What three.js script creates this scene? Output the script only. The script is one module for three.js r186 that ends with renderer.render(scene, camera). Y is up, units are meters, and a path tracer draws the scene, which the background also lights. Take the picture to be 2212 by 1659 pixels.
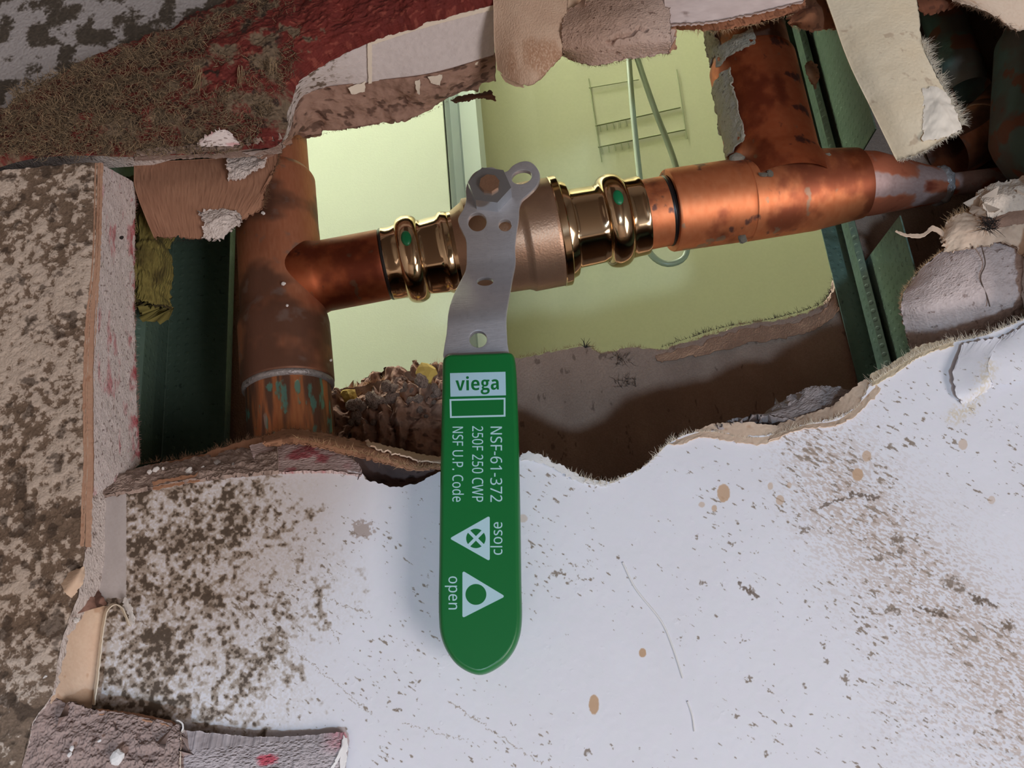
import * as THREE from 'three';
import { TessellateModifier } from 'three/addons/modifiers/TessellateModifier.js';
import { mergeVertices, toCreasedNormals } from 'three/addons/utils/BufferGeometryUtils.js';
import { RectAreaLightUniformsLib } from 'three/addons/lights/RectAreaLightUniformsLib.js';

// ------------------------------------------------------------------ camera, light, exposure
RectAreaLightUniformsLib.init();
const scene = new THREE.Scene();
const renderer = new THREE.WebGLRenderer({ antialias: true });
renderer.toneMapping = THREE.LinearToneMapping;
renderer.toneMappingExposure = 1.0;
renderer.shadowMap.enabled = true;
const W = 2212, H = 1659, F = 1841, PITCH = THREE.MathUtils.degToRad(20), ROLL = THREE.MathUtils.degToRad(-5.3);
const Y0 = 3.0, REACH = 0.36;                       // height of the hole's middle, distance from the lens to it
const camera = new THREE.PerspectiveCamera(THREE.MathUtils.radToDeg(2 * Math.atan(H / 2 / F)), W / H, 0.02, 30);
camera.rotation.order = 'YXZ';
camera.position.set(0, Y0 - REACH * Math.sin(PITCH), REACH * Math.cos(PITCH));
camera.rotation.set(PITCH, 0, ROLL);
camera.updateMatrixWorld(true);
scene.add(camera);
scene.background = new THREE.Color(0.75, 0.88, 1.0);
scene.backgroundIntensity = 3;

function areaLight(color, intensity, w, h, pos, target) {
  const l = new THREE.RectAreaLight(color, intensity, w, h);
  l.position.set(...pos); l.lookAt(...target); scene.add(l);
  return l;
}
const KEY = { pos: [0.12, 1.12], w: 0.2, h: 0.22 }, WEST = { pos: [-0.9, 1.05], w: 1.1, h: 1.3 }, EAST = { pos: [1.7, 1.5], w: 1.2, h: 1.4 };   // key in the south wall; WEST and EAST (z, y) are unseen fill windows put in
areaLight(new THREE.Color(0.56, 0.78, 1.0), 440, KEY.w, KEY.h, [KEY.pos[0], KEY.pos[1], 3.53], [KEY.pos[0], KEY.pos[1], 0]);   // clear pane
areaLight(new THREE.Color(1.0, 0.92, 0.90), 4.2, WEST.w, WEST.h, [WEST.pos[0], WEST.pos[1], 3.5], [WEST.pos[0], WEST.pos[1], 0]);   // added fill, built as a window with a blind
areaLight(new THREE.Color(1.0, 0.93, 0.92), 10.2, EAST.w, EAST.h, [1.5, EAST.pos[1], EAST.pos[0]], [0, EAST.pos[1], EAST.pos[0]]);  // unseen fill from the right, built as a window with a blind
areaLight(new THREE.Color(1.0, 1.0, 0.95), 77, 1.2, 0.16, [-0.5, 4.69, -0.235], [-0.5, 0, -0.235001]);   // lamp of the room beyond

// ------------------------------------------------------------------ helpers
const rnd = (s => () => { s |= 0; s = s + 0x6D2B79F5 | 0; let t = Math.imul(s ^ s >>> 15, 1 | s); t = t + Math.imul(t ^ t >>> 7, 61 | t) ^ t; return ((t ^ t >>> 14) >>> 0) / 4294967296; })(20240611);
const rr = (a, b) => a + (b - a) * rnd();
const clamp = (x, a = 0, b = 1) => x < a ? a : x > b ? b : x;
const sst = (a, b, x) => { const t = clamp((x - a) / (b - a)); return t * t * (3 - 2 * t); };
const mixc = (a, b, t) => [a[0] + (b[0] - a[0]) * t, a[1] + (b[1] - a[1]) * t, a[2] + (b[2] - a[2]) * t];
const HT = new Float32Array(65536); for (let i = 0; i < 65536; i++) HT[i] = rnd();
const hsh = (x, y, z) => HT[(Math.imul(x, 374761393) ^ Math.imul(y, 668265263) ^ Math.imul(z, 1274126177)) >>> 8 & 65535];
function vn(x, y, z = 0) {
  const xi = Math.floor(x), yi = Math.floor(y), zi = Math.floor(z);
  let a = x - xi, b = y - yi, c = z - zi; a = a * a * (3 - 2 * a); b = b * b * (3 - 2 * b); c = c * c * (3 - 2 * c);
  const l = (p, q, t) => p + (q - p) * t;
  const z0 = l(l(hsh(xi, yi, zi), hsh(xi + 1, yi, zi), a), l(hsh(xi, yi + 1, zi), hsh(xi + 1, yi + 1, zi), a), b);
  if (c === 0) return z0;
  return l(z0, l(l(hsh(xi, yi, zi + 1), hsh(xi + 1, yi, zi + 1), a), l(hsh(xi, yi + 1, zi + 1), hsh(xi + 1, yi + 1, zi + 1), a), b), c);
}
function fbm(x, y, z = 0, o = 4) { let s = 0, w = 0.5, t = 0; for (let i = 0; i < o; i++) { s += w * vn(x, y, z); t += w; x = x * 2.03 + 17.1; y = y * 2.03 + 5.7; z = z * 2.03 + 3.3; w *= 0.5; } return s / t; }
// a photograph pixel met with the plane z = const, and back
const _v = new THREE.Vector3();
function P(px, py, z) {
  _v.set((px - W / 2) / F, -(py - H / 2) / F, -1).applyQuaternion(camera.quaternion);
  return new THREE.Vector3().copy(camera.position).addScaledVector(_v, (z - camera.position.z) / _v.z);
}
const invQ = camera.quaternion.clone().invert();
function toPx(x, y, z) { _v.set(x, y, z).sub(camera.position).applyQuaternion(invQ); return [W / 2 + F * _v.x / -_v.z, H / 2 - F * _v.y / -_v.z]; }

// toCreasedNormals joins points closer than a centimetre, so it works on a copy in millimetres
function creased(g, angle) { g.scale(1000, 1000, 1000); const q = toCreasedNormals(g, angle); q.scale(0.001, 0.001, 0.001); return q; }
const taken = {};
function numbered(name) { if (!(name in taken)) { taken[name] = 0; return name; } return name + '_' + String(++taken[name]).padStart(3, '0'); }
function tag(o, label, category, group, kind) {
  if (label) o.userData.label = label; if (category) o.userData.category = category; if (group) o.userData.group = group; if (kind) o.userData.kind = kind; return o;
}
function mesh(name, g, m, parent) {
  const o = new THREE.Mesh(g, m); o.castShadow = o.receiveShadow = true;
  o.name = parent && parent !== scene ? name : numbered(name); (parent || scene).add(o); return o;
}
function group(name) { const g = new THREE.Group(); g.name = numbered(name); scene.add(g); return g; }

// ------------------------------------------------------------------ textures
function tex(w, h, fn, opt = {}) {
  const d = new Uint8Array(w * h * 4), b = opt.bump ? new Uint8Array(w * h * 4) : null;
  for (let j = 0; j < h; j++) for (let i = 0; i < w; i++) {
    const c = fn((i + 0.5) / w, (j + 0.5) / h), k = (j * w + i) * 4;
    d[k] = clamp(c[0], 0, 255); d[k + 1] = clamp(c[1], 0, 255); d[k + 2] = clamp(c[2], 0, 255); d[k + 3] = 255;
    if (b) { const q = clamp(c[3] ?? 0.5) * 255; b[k] = b[k + 1] = b[k + 2] = q; b[k + 3] = 255; }
  }
  const mk = (a, s) => { const t = new THREE.DataTexture(a, w, h, THREE.RGBAFormat); t.magFilter = t.minFilter = THREE.LinearFilter; t.wrapS = t.wrapT = opt.wrap ?? THREE.MirroredRepeatWrapping; if (s) t.colorSpace = THREE.SRGBColorSpace; t.needsUpdate = true; return t; };
  return { map: mk(d, true), bump: b ? mk(b, false) : null };
}
function mat(t, o = {}) {
  const { bumpScale, ...rest } = o;
  const m = new THREE.MeshStandardMaterial({ roughness: 0.9, metalness: 0, side: THREE.DoubleSide, ...rest });
  if (t) { m.map = t.map; if (t.bump && bumpScale) { m.bumpMap = t.bump; m.bumpScale = bumpScale; } }
  return m;
}
// repeating surfaces: one tile = TILE metres
const TILE = 0.12;
const T = {};
T.gypsum = tex(512, 512, (u, v) => { const n = fbm(u * 90, v * 90, 1, 4), f = vn(u * 220, v * 220, 4), p = sst(0.72, 0.8, fbm(u * 60, v * 60, 9, 3)); return [...mixc(mixc([206, 194, 189], [232, 222, 217], n), [150, 132, 124], p * 0.7), 0.35 * n + 0.35 * f + 0.3 * fbm(u * 24, v * 24, 7, 3) - 0.3 * p]; }, { bump: true });
T.gypsumBrown = tex(512, 512, (u, v) => { const n = fbm(u * 40, v * 40, 2, 5), p = sst(0.6, 0.72, fbm(u * 26, v * 40, 5, 3)); return [...mixc(mixc([150, 126, 112], [186, 162, 148], n), [98, 78, 68], p * 0.8), n - 0.3 * p]; }, { bump: true });
T.pink = tex(512, 1024, (u, v) => {
  const n = fbm(u * 70, v * 140, 3, 4), s = sst(0.62, 0.8, fbm(u * 9 + 4, v * 14, 6, 4)), e = sst(0.5, 0.72, fbm(u * 7, v * 26 + 9, 2, 4)) * sst(0.72, 0.96, u), d = sst(0.8, 0.83, vn(u * 60, v * 120, 8));
  return [...mixc(mixc(mixc([226, 212, 210], [238, 228, 226], n), [196, 96, 104], clamp(s * 0.55 + e * 0.9) * (0.5 + n)), [110, 90, 86], d * 0.5), 0.5 * n + 0.5 * vn(u * 160, v * 300, 1)]; }, { bump: true });
T.kraft = tex(512, 512, (u, v) => { const n = fbm(u * 18, v * 18, 3, 4), f = fbm(u * 160, v * 24, 5, 3), s = sst(0.74, 0.78, vn(u * 60, v * 60, 7)); return [...mixc(mixc([160, 114, 88], [188, 144, 114], 0.5 * n + 0.5 * f), [110, 76, 56], s * 0.5), 0.5 * f + 0.5 * n]; }, { bump: true });
T.beige = tex(512, 512, (u, v) => { const n = fbm(u * 8, v * 8, 3, 4), f = fbm(u * 120, v * 120, 5, 3), s = sst(0.7, 0.8, fbm(u * 26, v * 26, 8, 3)); return [...mixc(mixc([222, 192, 168], [236, 214, 190], n), [190, 148, 118], 0.22 * f + 0.5 * s), 0.5 * f + 0.5 * n]; }, { bump: true });
T.cream = tex(512, 512, (u, v) => { const n = fbm(u * 8, v * 8, 13, 4), f = fbm(u * 120, v * 120, 5, 3), s = sst(0.7, 0.8, fbm(u * 22, v * 22, 18, 4)); return [...mixc(mixc([228, 206, 172], [238, 222, 194], n), [168, 138, 112], 0.4 * s + 0.1 * f), 0.6 * f + 0.4 * n]; }, { bump: true });
T.rear = tex(1024, 512, (u, v) => { const n = fbm(u * 12, v * 6, 3, 5), f = fbm(u * 200, v * 200, 5, 3), s = sst(0.7, 0.78, fbm(u * 34, v * 17, 8, 4)); return [...mixc(mixc([152, 126, 110], [178, 152, 134], n), [96, 76, 64], 0.3 * f + 0.5 * s), 0.6 * f + 0.4 * n]; }, { bump: true });
T.copper = tex(512, 512, (u, v) => {
  const n = fbm(u * 14, v * 14, 3, 5), f = fbm(u * 40, v * 60, 5, 4), ox = sst(0.46, 0.66, fbm(u * 7, v * 7, 8, 5)), sp = sst(0.70, 0.78, fbm(u * 11, v * 11, 15, 5)), gr = sst(0.74, 0.8, fbm(u * 16, v * 16, 19, 4));
  return [...mixc(mixc(mixc(mixc([208, 118, 74], [224, 142, 96], f), [146, 76, 52], ox * 0.8), [96, 66, 64], sp * 0.8), [150, 142, 124], gr * 0.6), 0.5 * f + 0.3 * n]; }, { bump: true });
T.copperOld = tex(512, 512, (u, v) => {
  const n = fbm(u * 12, v * 12, 33, 5), f = fbm(u * 120, v * 30, 5, 3), ox = sst(0.42, 0.64, fbm(u * 5, v * 5, 18, 4)), w = sst(0.64, 0.8, fbm(u * 16, v * 16, 25, 4));
  return [...mixc(mixc(mixc([190, 122, 90], [208, 144, 112], f), [116, 84, 70], ox * 0.85), [150, 134, 130], w * 0.6), 0.5 * f + 0.5 * n]; }, { bump: true });
T.copperGreen = tex(512, 512, (u, v) => {
  const f = fbm(u * 140, v * 20, 5, 3), ox = sst(0.48, 0.66, fbm(u * 30, v * 3, 18, 4)), g = sst(0.58, 0.7, fbm(u * 40, v * 14, 25, 5)), w = sst(0.6, 0.72, fbm(u * 40, v * 6, 31, 4));
  return [...mixc(mixc(mixc([190, 118, 82], [212, 146, 98], f), [112, 86, 76], ox * 0.85), mixc([112, 178, 168], [184, 172, 166], w), g * 0.8), 0.5 * f + 0.4 * g]; }, { bump: true });
T.copperDust = tex(512, 512, (u, v) => {
  const f = fbm(u * 90, v * 90, 5, 4), w = sst(0.38, 0.56, fbm(u * 9, v * 9, 25, 4)), ox = sst(0.6, 0.7, fbm(u * 6, v * 6, 44, 4));
  return [...mixc(mixc([200, 116, 84], [150, 74, 54], ox), mixc([216, 196, 194], [190, 164, 160], f), w * 0.85), 0.5 * f + 0.5 * w]; }, { bump: true });
T.galv = tex(512, 512, (u, v) => { const n = fbm(u * 40, v * 40, 3, 4), s = sst(0.76, 0.82, fbm(u * 50, v * 50, 7, 3)), cx = (u * 24) % 1 - 0.5, cy = (v * 24) % 1 - 0.5; return [...mixc(mixc([92, 116, 104], [104, 128, 116], n), [58, 76, 68], s * 0.7), 0.5 + 0.3 * n - 0.5 * sst(0.26, 0.16, Math.hypot(cx, cy))]; }, { bump: true });  // green set darker than the metal itself, carrying the shade of the bay
T.wool = tex(512, 512, (u, v) => { const n = fbm(u * 12, v * 12, 3, 5), f = fbm(u * 160, v * 40, 5, 4); return [...mixc(mixc([144, 136, 80], [186, 178, 114], f), [100, 90, 50], sst(0.5, 0.7, n) * 0.7), f]; }, { bump: true });
T.paint = tex(512, 512, (u, v) => { const n = fbm(u * 120, v * 120, 3, 3); return [...mixc([220, 224, 206], [225, 229, 211], n), n]; }, { bump: true });
T.olive = tex(256, 256, (u, v) => { const n = fbm(u * 60, v * 60, 3, 3); return [...mixc([176, 174, 142], [182, 180, 148], n), n]; }, { bump: true });  // albedo lowered so this wall looks dimmer than the pale one
T.verdigris = tex(512, 512, (u, v) => { const n = fbm(u * 14, v * 14, 3, 5), g = sst(0.4, 0.66, fbm(u * 8, v * 8, 23, 4)), r = sst(0.6, 0.68, fbm(u * 9, v * 9, 63, 4)); return [...mixc(mixc([112, 106, 96], [104, 128, 118], g), [140, 86, 62], r * 0.8), n]; }, { bump: true });
T.steel = tex(512, 512, (u, v) => { const f = fbm(u * 30, v * 160, 5, 3), n = fbm(u * 26, v * 26, 3, 4), s = sst(0.68, 0.74, fbm(u * 60, v * 60, 9, 3)); return [...mixc(mixc([196, 196, 203], [216, 216, 222], 0.6 * n + 0.4 * f), [160, 158, 162], s * 0.12), 0.6 * f + 0.4 * n]; }, { bump: true });
T.bronze = tex(512, 512, (u, v) => { const f = vn(u * 200, v * 200, 5), n = fbm(u * 16, v * 16, 3, 4); return [...mixc([160, 124, 100], [180, 144, 118], n), 0.7 * f + 0.3 * n]; }, { bump: true });

const M = {
  gypsum: mat(T.gypsum, { bumpScale: 0.0012 }), gypsumBrown: mat(T.gypsumBrown, { bumpScale: 0.0015 }), pink: mat(T.pink, { bumpScale: 0.0005 }),
  kraft: mat(T.kraft, { bumpScale: 0.0004 }), beige: mat(T.beige, { bumpScale: 0.0003 }), cream: mat(T.cream, { bumpScale: 0.0003 }), rear: mat(T.rear, { bumpScale: 0.0006 }),
  copper: mat(T.copper, { bumpScale: 0.00006, metalness: 0.72, roughness: 0.5 }), copperOld: mat(T.copperOld, { bumpScale: 0.0002, metalness: 0.7, roughness: 0.55 }),
  copperGreen: mat(T.copperGreen, { bumpScale: 0.0003, metalness: 0.75, roughness: 0.5 }), copperDust: mat(T.copperDust, { bumpScale: 0.0002, metalness: 0.55, roughness: 0.6 }),
  galv: mat(T.galv, { bumpScale: 0.0003, metalness: 0.3, roughness: 0.5 }), wool: mat(T.wool, { color: 0xc8c0a8, bumpScale: 0.002 }), paint: mat(T.paint, { bumpScale: 0.00004, roughness: 0.7 }),
  olive: mat(T.olive, { bumpScale: 0.00004, roughness: 0.6 }),
  verdigris: mat(T.verdigris, { bumpScale: 0.0006, roughness: 0.8, metalness: 0.2 }), steel: mat(T.steel, { bumpScale: 0.00012, metalness: 0.62, roughness: 0.36 }),
  bronze: mat(T.bronze, { bumpScale: 0.00008, metalness: 0.75, roughness: 0.42 }),
  brass: new THREE.MeshStandardMaterial({ color: 0xd2b491, metalness: 1, roughness: 0.13 }),
  gasket: new THREE.MeshStandardMaterial({ color: 0x1c1818, roughness: 0.35 }), zinc: new THREE.MeshStandardMaterial({ color: 0xccd4dc, metalness: 0.85, roughness: 0.2 }),
  dot: new THREE.MeshStandardMaterial({ color: 0x0d6b3f, roughness: 0.4 }), solder: mat(T.gypsum, { color: 0xb9bcc0, metalness: 0.4, roughness: 0.5, bumpScale: 0.0006 }),
  flux: mat(T.gypsum, { color: 0xb4b2a2, roughness: 0.9, bumpScale: 0.001 }),
  white: new THREE.MeshStandardMaterial({ color: 0xe6e2e0, roughness: 0.85 }), chalk: new THREE.MeshStandardMaterial({ color: 0xe9dccb, roughness: 0.9 }),
  fibreTan: new THREE.MeshStandardMaterial({ color: 0xc9a680, roughness: 0.9 }), fibreBrown: new THREE.MeshStandardMaterial({ color: 0x84664e, roughness: 0.95 }), fibreCream: new THREE.MeshStandardMaterial({ color: 0xe8dcc8, roughness: 0.95 }),
  fibreDark: new THREE.MeshStandardMaterial({ color: 0x2a2320, roughness: 0.95 }), lint: new THREE.MeshStandardMaterial({ color: 0x8c7860, roughness: 1 }), lintPale: new THREE.MeshStandardMaterial({ color: 0xb49c7c, roughness: 1 }), lintDark: new THREE.MeshStandardMaterial({ color: 0x54483a, roughness: 1 }),
  trim: new THREE.MeshStandardMaterial({ color: 0xe2ecea, roughness: 0.5 }), room: new THREE.MeshStandardMaterial({ color: 0x9c9084, roughness: 0.9 }), wood: new THREE.MeshStandardMaterial({ color: 0x8c7868, roughness: 0.7 }),
  tube: new THREE.MeshStandardMaterial({ color: 0x9aa588, roughness: 0.35 }), line: new THREE.MeshStandardMaterial({ color: 0x868a64, roughness: 0.8 }),
};

// ------------------------------------------------------------------ shape helpers
const V = p => p.isVector3 ? p.clone() : p.w ? new THREE.Vector3(...p.w) : P(p[0], p[1], p[2]);
// smooth sheet through rows of points; optional relief, ragged edges and thickness
function sheet(rows, o = {}) {
  const nu = o.nu ?? 40, nv = o.nv ?? 24, grid = [];
  const cr = rows.map(r => { const c = new THREE.CatmullRomCurve3(r.map(V), false, 'centripetal'); return c.getSpacedPoints(nu); });
  for (let i = 0; i <= nu; i++) {
    const col = cr.map(r => r[i]);
    const pts = col.length === 2 ? Array.from({ length: nv + 1 }, (_, j) => col[0].clone().lerp(col[1], j / nv)) : new THREE.CatmullRomCurve3(col, false, 'centripetal').getPoints(nv);
    grid.push(pts);
  }
  const seed = o.seed ?? 1, jag = o.jag ?? 0, jf = o.jagFreq ?? 900, sides = o.sides ?? 'tblr';
  if (jag) for (let i = 0; i <= nu; i++) for (let j = 0; j <= nv; j++) {
    let w = 0; const e = 3;
    if (sides.includes('t')) w = Math.max(w, 1 - j / e); if (sides.includes('b')) w = Math.max(w, 1 - (nv - j) / e);
    if (sides.includes('l')) w = Math.max(w, 1 - i / e); if (sides.includes('r')) w = Math.max(w, 1 - (nu - i) / e);
    if (w <= 0) continue; const p = grid[i][j];
    const a = fbm(p.x * jf, p.y * jf, seed * 7 + p.z * jf, 3) - 0.5, b = fbm(p.x * jf + 40, p.y * jf, seed * 7 + 30 + p.z * jf, 3) - 0.5;
    p.x += a * 2 * jag * w; p.y += b * 2 * jag * w;
  }
  const at = (i, j) => grid[clamp(i, 0, nu)][clamp(j, 0, nv)], nor = [], uv = [];
  const a = new THREE.Vector3(), b = new THREE.Vector3(), see = new THREE.Vector3();
  for (let i = 0; i <= nu; i++) for (let j = 0; j <= nv; j++) {
    a.subVectors(at(i + 1, j), at(i - 1, j)); b.subVectors(at(i, j + 1), at(i, j - 1));
    const n = new THREE.Vector3().crossVectors(b, a).normalize(); nor.push(n);
  }
  { const n = nor[(nu >> 1) * (nv + 1) + (nv >> 1)], m = at(nu >> 1, nv >> 1); see.subVectors(camera.position, m); if (n.dot(see) < 0) nor.forEach(q => q.negate()); }
  const ulen = [0]; for (let i = 1; i <= nu; i++) ulen.push(ulen[i - 1] + at(i, nv >> 1).distanceTo(at(i - 1, nv >> 1)));
  const vlen = [0]; for (let j = 1; j <= nv; j++) vlen.push(vlen[j - 1] + at(nu >> 1, j).distanceTo(at(nu >> 1, j - 1)));
  const pos = [], idx = [], K = nv + 1, tile = o.tile ?? TILE;
  for (let i = 0; i <= nu; i++) for (let j = 0; j <= nv; j++) {
    const p = at(i, j), n = nor[i * K + j], d = o.relief ? o.relief(p, i / nu, j / nv) : 0;
    pos.push(p.x + n.x * d, p.y + n.y * d, p.z + n.z * d);
    if (o.rect) uv.push((p.x - o.rect[0]) / o.rect[2], (p.y - o.rect[1]) / o.rect[3]);
    else if (o.unit) uv.push(j / nv, i / nu); else uv.push(ulen[i] / tile + seed * 0.37, vlen[j] / tile + seed * 0.61);
  }
  for (let i = 0; i < nu; i++) for (let j = 0; j < nv; j++) { const k = i * K + j; idx.push(k, k + 1, k + K, k + 1, k + K + 1, k + K); }
  if (o.thick) {
    const off = pos.length / 3;
    for (let i = 0; i <= nu; i++) for (let j = 0; j <= nv; j++) { const k = i * K + j, n = nor[k]; pos.push(pos[k * 3] - n.x * o.thick, pos[k * 3 + 1] - n.y * o.thick, pos[k * 3 + 2] - n.z * o.thick); uv.push(uv[k * 2], uv[k * 2 + 1]); }
    for (let i = 0; i < nu; i++) for (let j = 0; j < nv; j++) { const k = off + i * K + j; idx.push(k, k + K, k + 1, k + 1, k + K, k + K + 1); }
    const rim = (p, q) => idx.push(p, off + p, q, q, off + p, off + q);
    for (let i = 0; i < nu; i++) { rim(i * K, (i + 1) * K); rim((i + 1) * K + nv, i * K + nv); }
    for (let j = 0; j < nv; j++) { rim(j + 1, j); rim(nu * K + j, nu * K + j + 1); }
  }
  let g = new THREE.BufferGeometry();
  g.setAttribute('position', new THREE.Float32BufferAttribute(pos, 3)); g.setAttribute('uv', new THREE.Float32BufferAttribute(uv, 2)); g.setIndex(idx);
  g = o.thick && nu * nv < 1500 ? creased(g, 0.9) : (g.computeVertexNormals(), g);
  return g;
}
// polyline made ragged: every span cut into short steps pushed about in the plane
function ragged(pts, amp, step = 0.0008, freq = 700, seed = 1) {
  const out = [];
  for (let i = 0; i < pts.length - 1; i++) {
    const a = pts[i], b = pts[i + 1], n = Math.max(1, Math.round(a.distanceTo(b) / step));
    for (let k = 0; k < n; k++) { const p = a.clone().lerp(b, k / n); p.x += (fbm(p.x * freq, p.y * freq, seed, 4) - 0.5) * 2 * amp; p.y += (fbm(p.x * freq + 31, p.y * freq + 7, seed + 5, 4) - 0.5) * 2 * amp; out.push(p); }
  }
  out.push(pts[pts.length - 1].clone()); return out;
}
// flat board with a ragged outline: front face mesh + core mesh (sides and back)
function board(parent, outline, z, thick, o) {
  const tri = THREE.ShapeUtils.triangulateShape(outline.map(p => new THREE.Vector2(p.x, p.y)), (o.holes ?? []).map(h => h.map(p => new THREE.Vector2(p.x, p.y))));
  const all = outline.concat(...(o.holes ?? []));
  const rect = o.rect, uvOf = p => rect ? [(p.x - rect[0]) / rect[2], (p.y - rect[1]) / rect[3]] : [p.x / TILE, p.y / TILE];
  const cap = (zz, flip) => { const g = new THREE.BufferGeometry(); g.setAttribute('position', new THREE.Float32BufferAttribute(all.flatMap(p => [p.x, p.y, zz]), 3)); g.setAttribute('uv', new THREE.Float32BufferAttribute(all.flatMap(uvOf), 2)); g.setIndex(tri.flatMap(t => flip ? [t[0], t[2], t[1]] : t)); g.computeVertexNormals(); return g; };
  mesh(o.faceName ?? 'paper_face', cap(z, false), o.face, parent);
  mesh(o.backName ?? 'paper_backing', cap(z - thick, true), o.back ?? M.kraft, parent);
  const L = o.layers ?? 6, pos = [], uv = [], idx = [];
  for (const loop of [outline, ...(o.holes ?? [])]) {
    const off = pos.length / 3, n = loop.length; let s = 0;
    for (let i = 0; i <= n; i++) { const p = loop[i % n]; if (i) s += p.distanceTo(loop[i - 1]); for (let k = 0; k <= L; k++) { const t = k / L, e = (k === 0 || k === L) ? 0 : (o.rough ?? 0.0006); const q = e ? (fbm(p.x * 500, p.y * 500, t * 8 + 3, 3) - 0.5) * 2 * e : 0, r = e ? (fbm(p.x * 500 + 9, p.y * 500, t * 8 + 13, 3) - 0.5) * 2 * e : 0; pos.push(p.x + q, p.y + r, z - thick * t); uv.push(s / TILE, t * thick / TILE); } }
    for (let i = 0; i < n; i++) for (let k = 0; k < L; k++) { const a = off + i * (L + 1) + k, b = a + L + 1; idx.push(a, a + 1, b, b, a + 1, b + 1); }
  }
  const g = new THREE.BufferGeometry(); g.setAttribute('position', new THREE.Float32BufferAttribute(pos, 3)); g.setAttribute('uv', new THREE.Float32BufferAttribute(uv, 2)); g.setIndex(idx); g.computeVertexNormals();
  mesh('gypsum_core', g, o.core ?? M.gypsum, parent);
}
// many fine hairs in one mesh
class Hairs {
  constructor() { this.p = []; this.i = []; }
  hair(a, dir, len, r, bend = 0.6, seg = 3) {
    const d = dir.clone().normalize(), p = a.clone(), q = new THREE.Vector3(rr(-1, 1), rr(-1, 1), rr(-1, 1)), up = new THREE.Vector3().crossVectors(d, q).normalize(), sd = new THREE.Vector3().crossVectors(d, up);
    let base = this.p.length / 3;
    for (let s = 0; s <= seg; s++) {
      const w = r * (1 - 0.8 * s / seg);
      for (let k = 0; k < 3; k++) { const t = k * 2.094; this.p.push(p.x + (up.x * Math.cos(t) + sd.x * Math.sin(t)) * w, p.y + (up.y * Math.cos(t) + sd.y * Math.sin(t)) * w, p.z + (up.z * Math.cos(t) + sd.z * Math.sin(t)) * w); }
      if (s) for (let k = 0; k < 3; k++) { const u = base + (s - 1) * 3 + k, v = base + (s - 1) * 3 + (k + 1) % 3; this.i.push(u, v, u + 3, v, v + 3, u + 3); }
      d.x += rr(-bend, bend) / seg * 1.6; d.y += rr(-bend, bend) / seg * 1.6; d.z += rr(-bend, bend) / seg * 1.6; d.normalize(); p.addScaledVector(d, len / seg);
    }
  }
  build(name, m, parent) { const g = new THREE.BufferGeometry(); g.setAttribute('position', new THREE.Float32BufferAttribute(this.p, 3)); g.setIndex(this.i); g.computeVertexNormals(); const o = mesh(name, g, m, parent); o.userData.kind = 'stuff'; return o; }
}
function fringe(parent, pts, n, len, m, dir, r = 0.00009, spread = 0.8, name = 'torn_fibres') {
  const c = new THREE.CatmullRomCurve3(pts.map(V), false, 'centripetal'), h = new Hairs(), d0 = new THREE.Vector3(...dir);
  for (let i = 0; i < n; i++) { const t = rnd(), p = c.getPoint(t), cl = 0.35 + vn(t * 40, 3, parent.id % 50) * 1.1; h.hair(p, d0.clone().add(new THREE.Vector3(rr(-spread, spread), rr(-spread, spread), rr(-spread, spread) * 0.7)), len * rr(0.3, 1) * cl, r * rr(0.6, 1.4)); }
  return h.build(name, m, parent);
}
// turned part on the axis a -> b; profile of [distance, radius] in metres
function turned(name, a, b, prof, m, parent, o = {}) {
  const dir = new THREE.Vector3().subVectors(b, a).normalize(), seg = o.seg ?? 72;
  const x = new THREE.Vector3(0, 0, -1).addScaledVector(dir, dir.z).normalize(), y = new THREE.Vector3().crossVectors(dir, x);
  const pos = [], uv = [], idx = [], K = prof.length; let s = 0, base = prof.reduce((q, p) => Math.max(q, p[1]), 0);
  const ss = prof.map((p, i) => s += i ? Math.hypot(p[0] - prof[i - 1][0], p[1] - prof[i - 1][1]) : 0);
  for (let i = 0; i <= seg; i++) for (let k = 0; k < K; k++) {
    const t = i / seg * Math.PI * 2; let r = prof[k][1]; if (o.warp) r += o.warp(t, prof[k][0]); 
    const c = Math.cos(t) * r, d = Math.sin(t) * r;
    pos.push(a.x + dir.x * prof[k][0] + x.x * c + y.x * d, a.y + dir.y * prof[k][0] + x.y * c + y.y * d, a.z + dir.z * prof[k][0] + x.z * c + y.z * d);
    uv.push(i / seg * Math.round(base * 2 * Math.PI / TILE * 2) / 2 + (o.u0 ?? 0), (ss[k] / TILE) + (o.v0 ?? 0));
  }
  for (let i = 0; i < seg; i++) for (let k = 0; k < K - 1; k++) { const p = i * K + k, q = p + K; idx.push(p, p + 1, q, q, p + 1, q + 1); }
  let g = new THREE.BufferGeometry(); g.setAttribute('position', new THREE.Float32BufferAttribute(pos, 3)); g.setAttribute('uv', new THREE.Float32BufferAttribute(uv, 2)); g.setIndex(idx);
  g = creased(g, 0.6);
  return mesh(name, g, m, parent);
}
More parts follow.
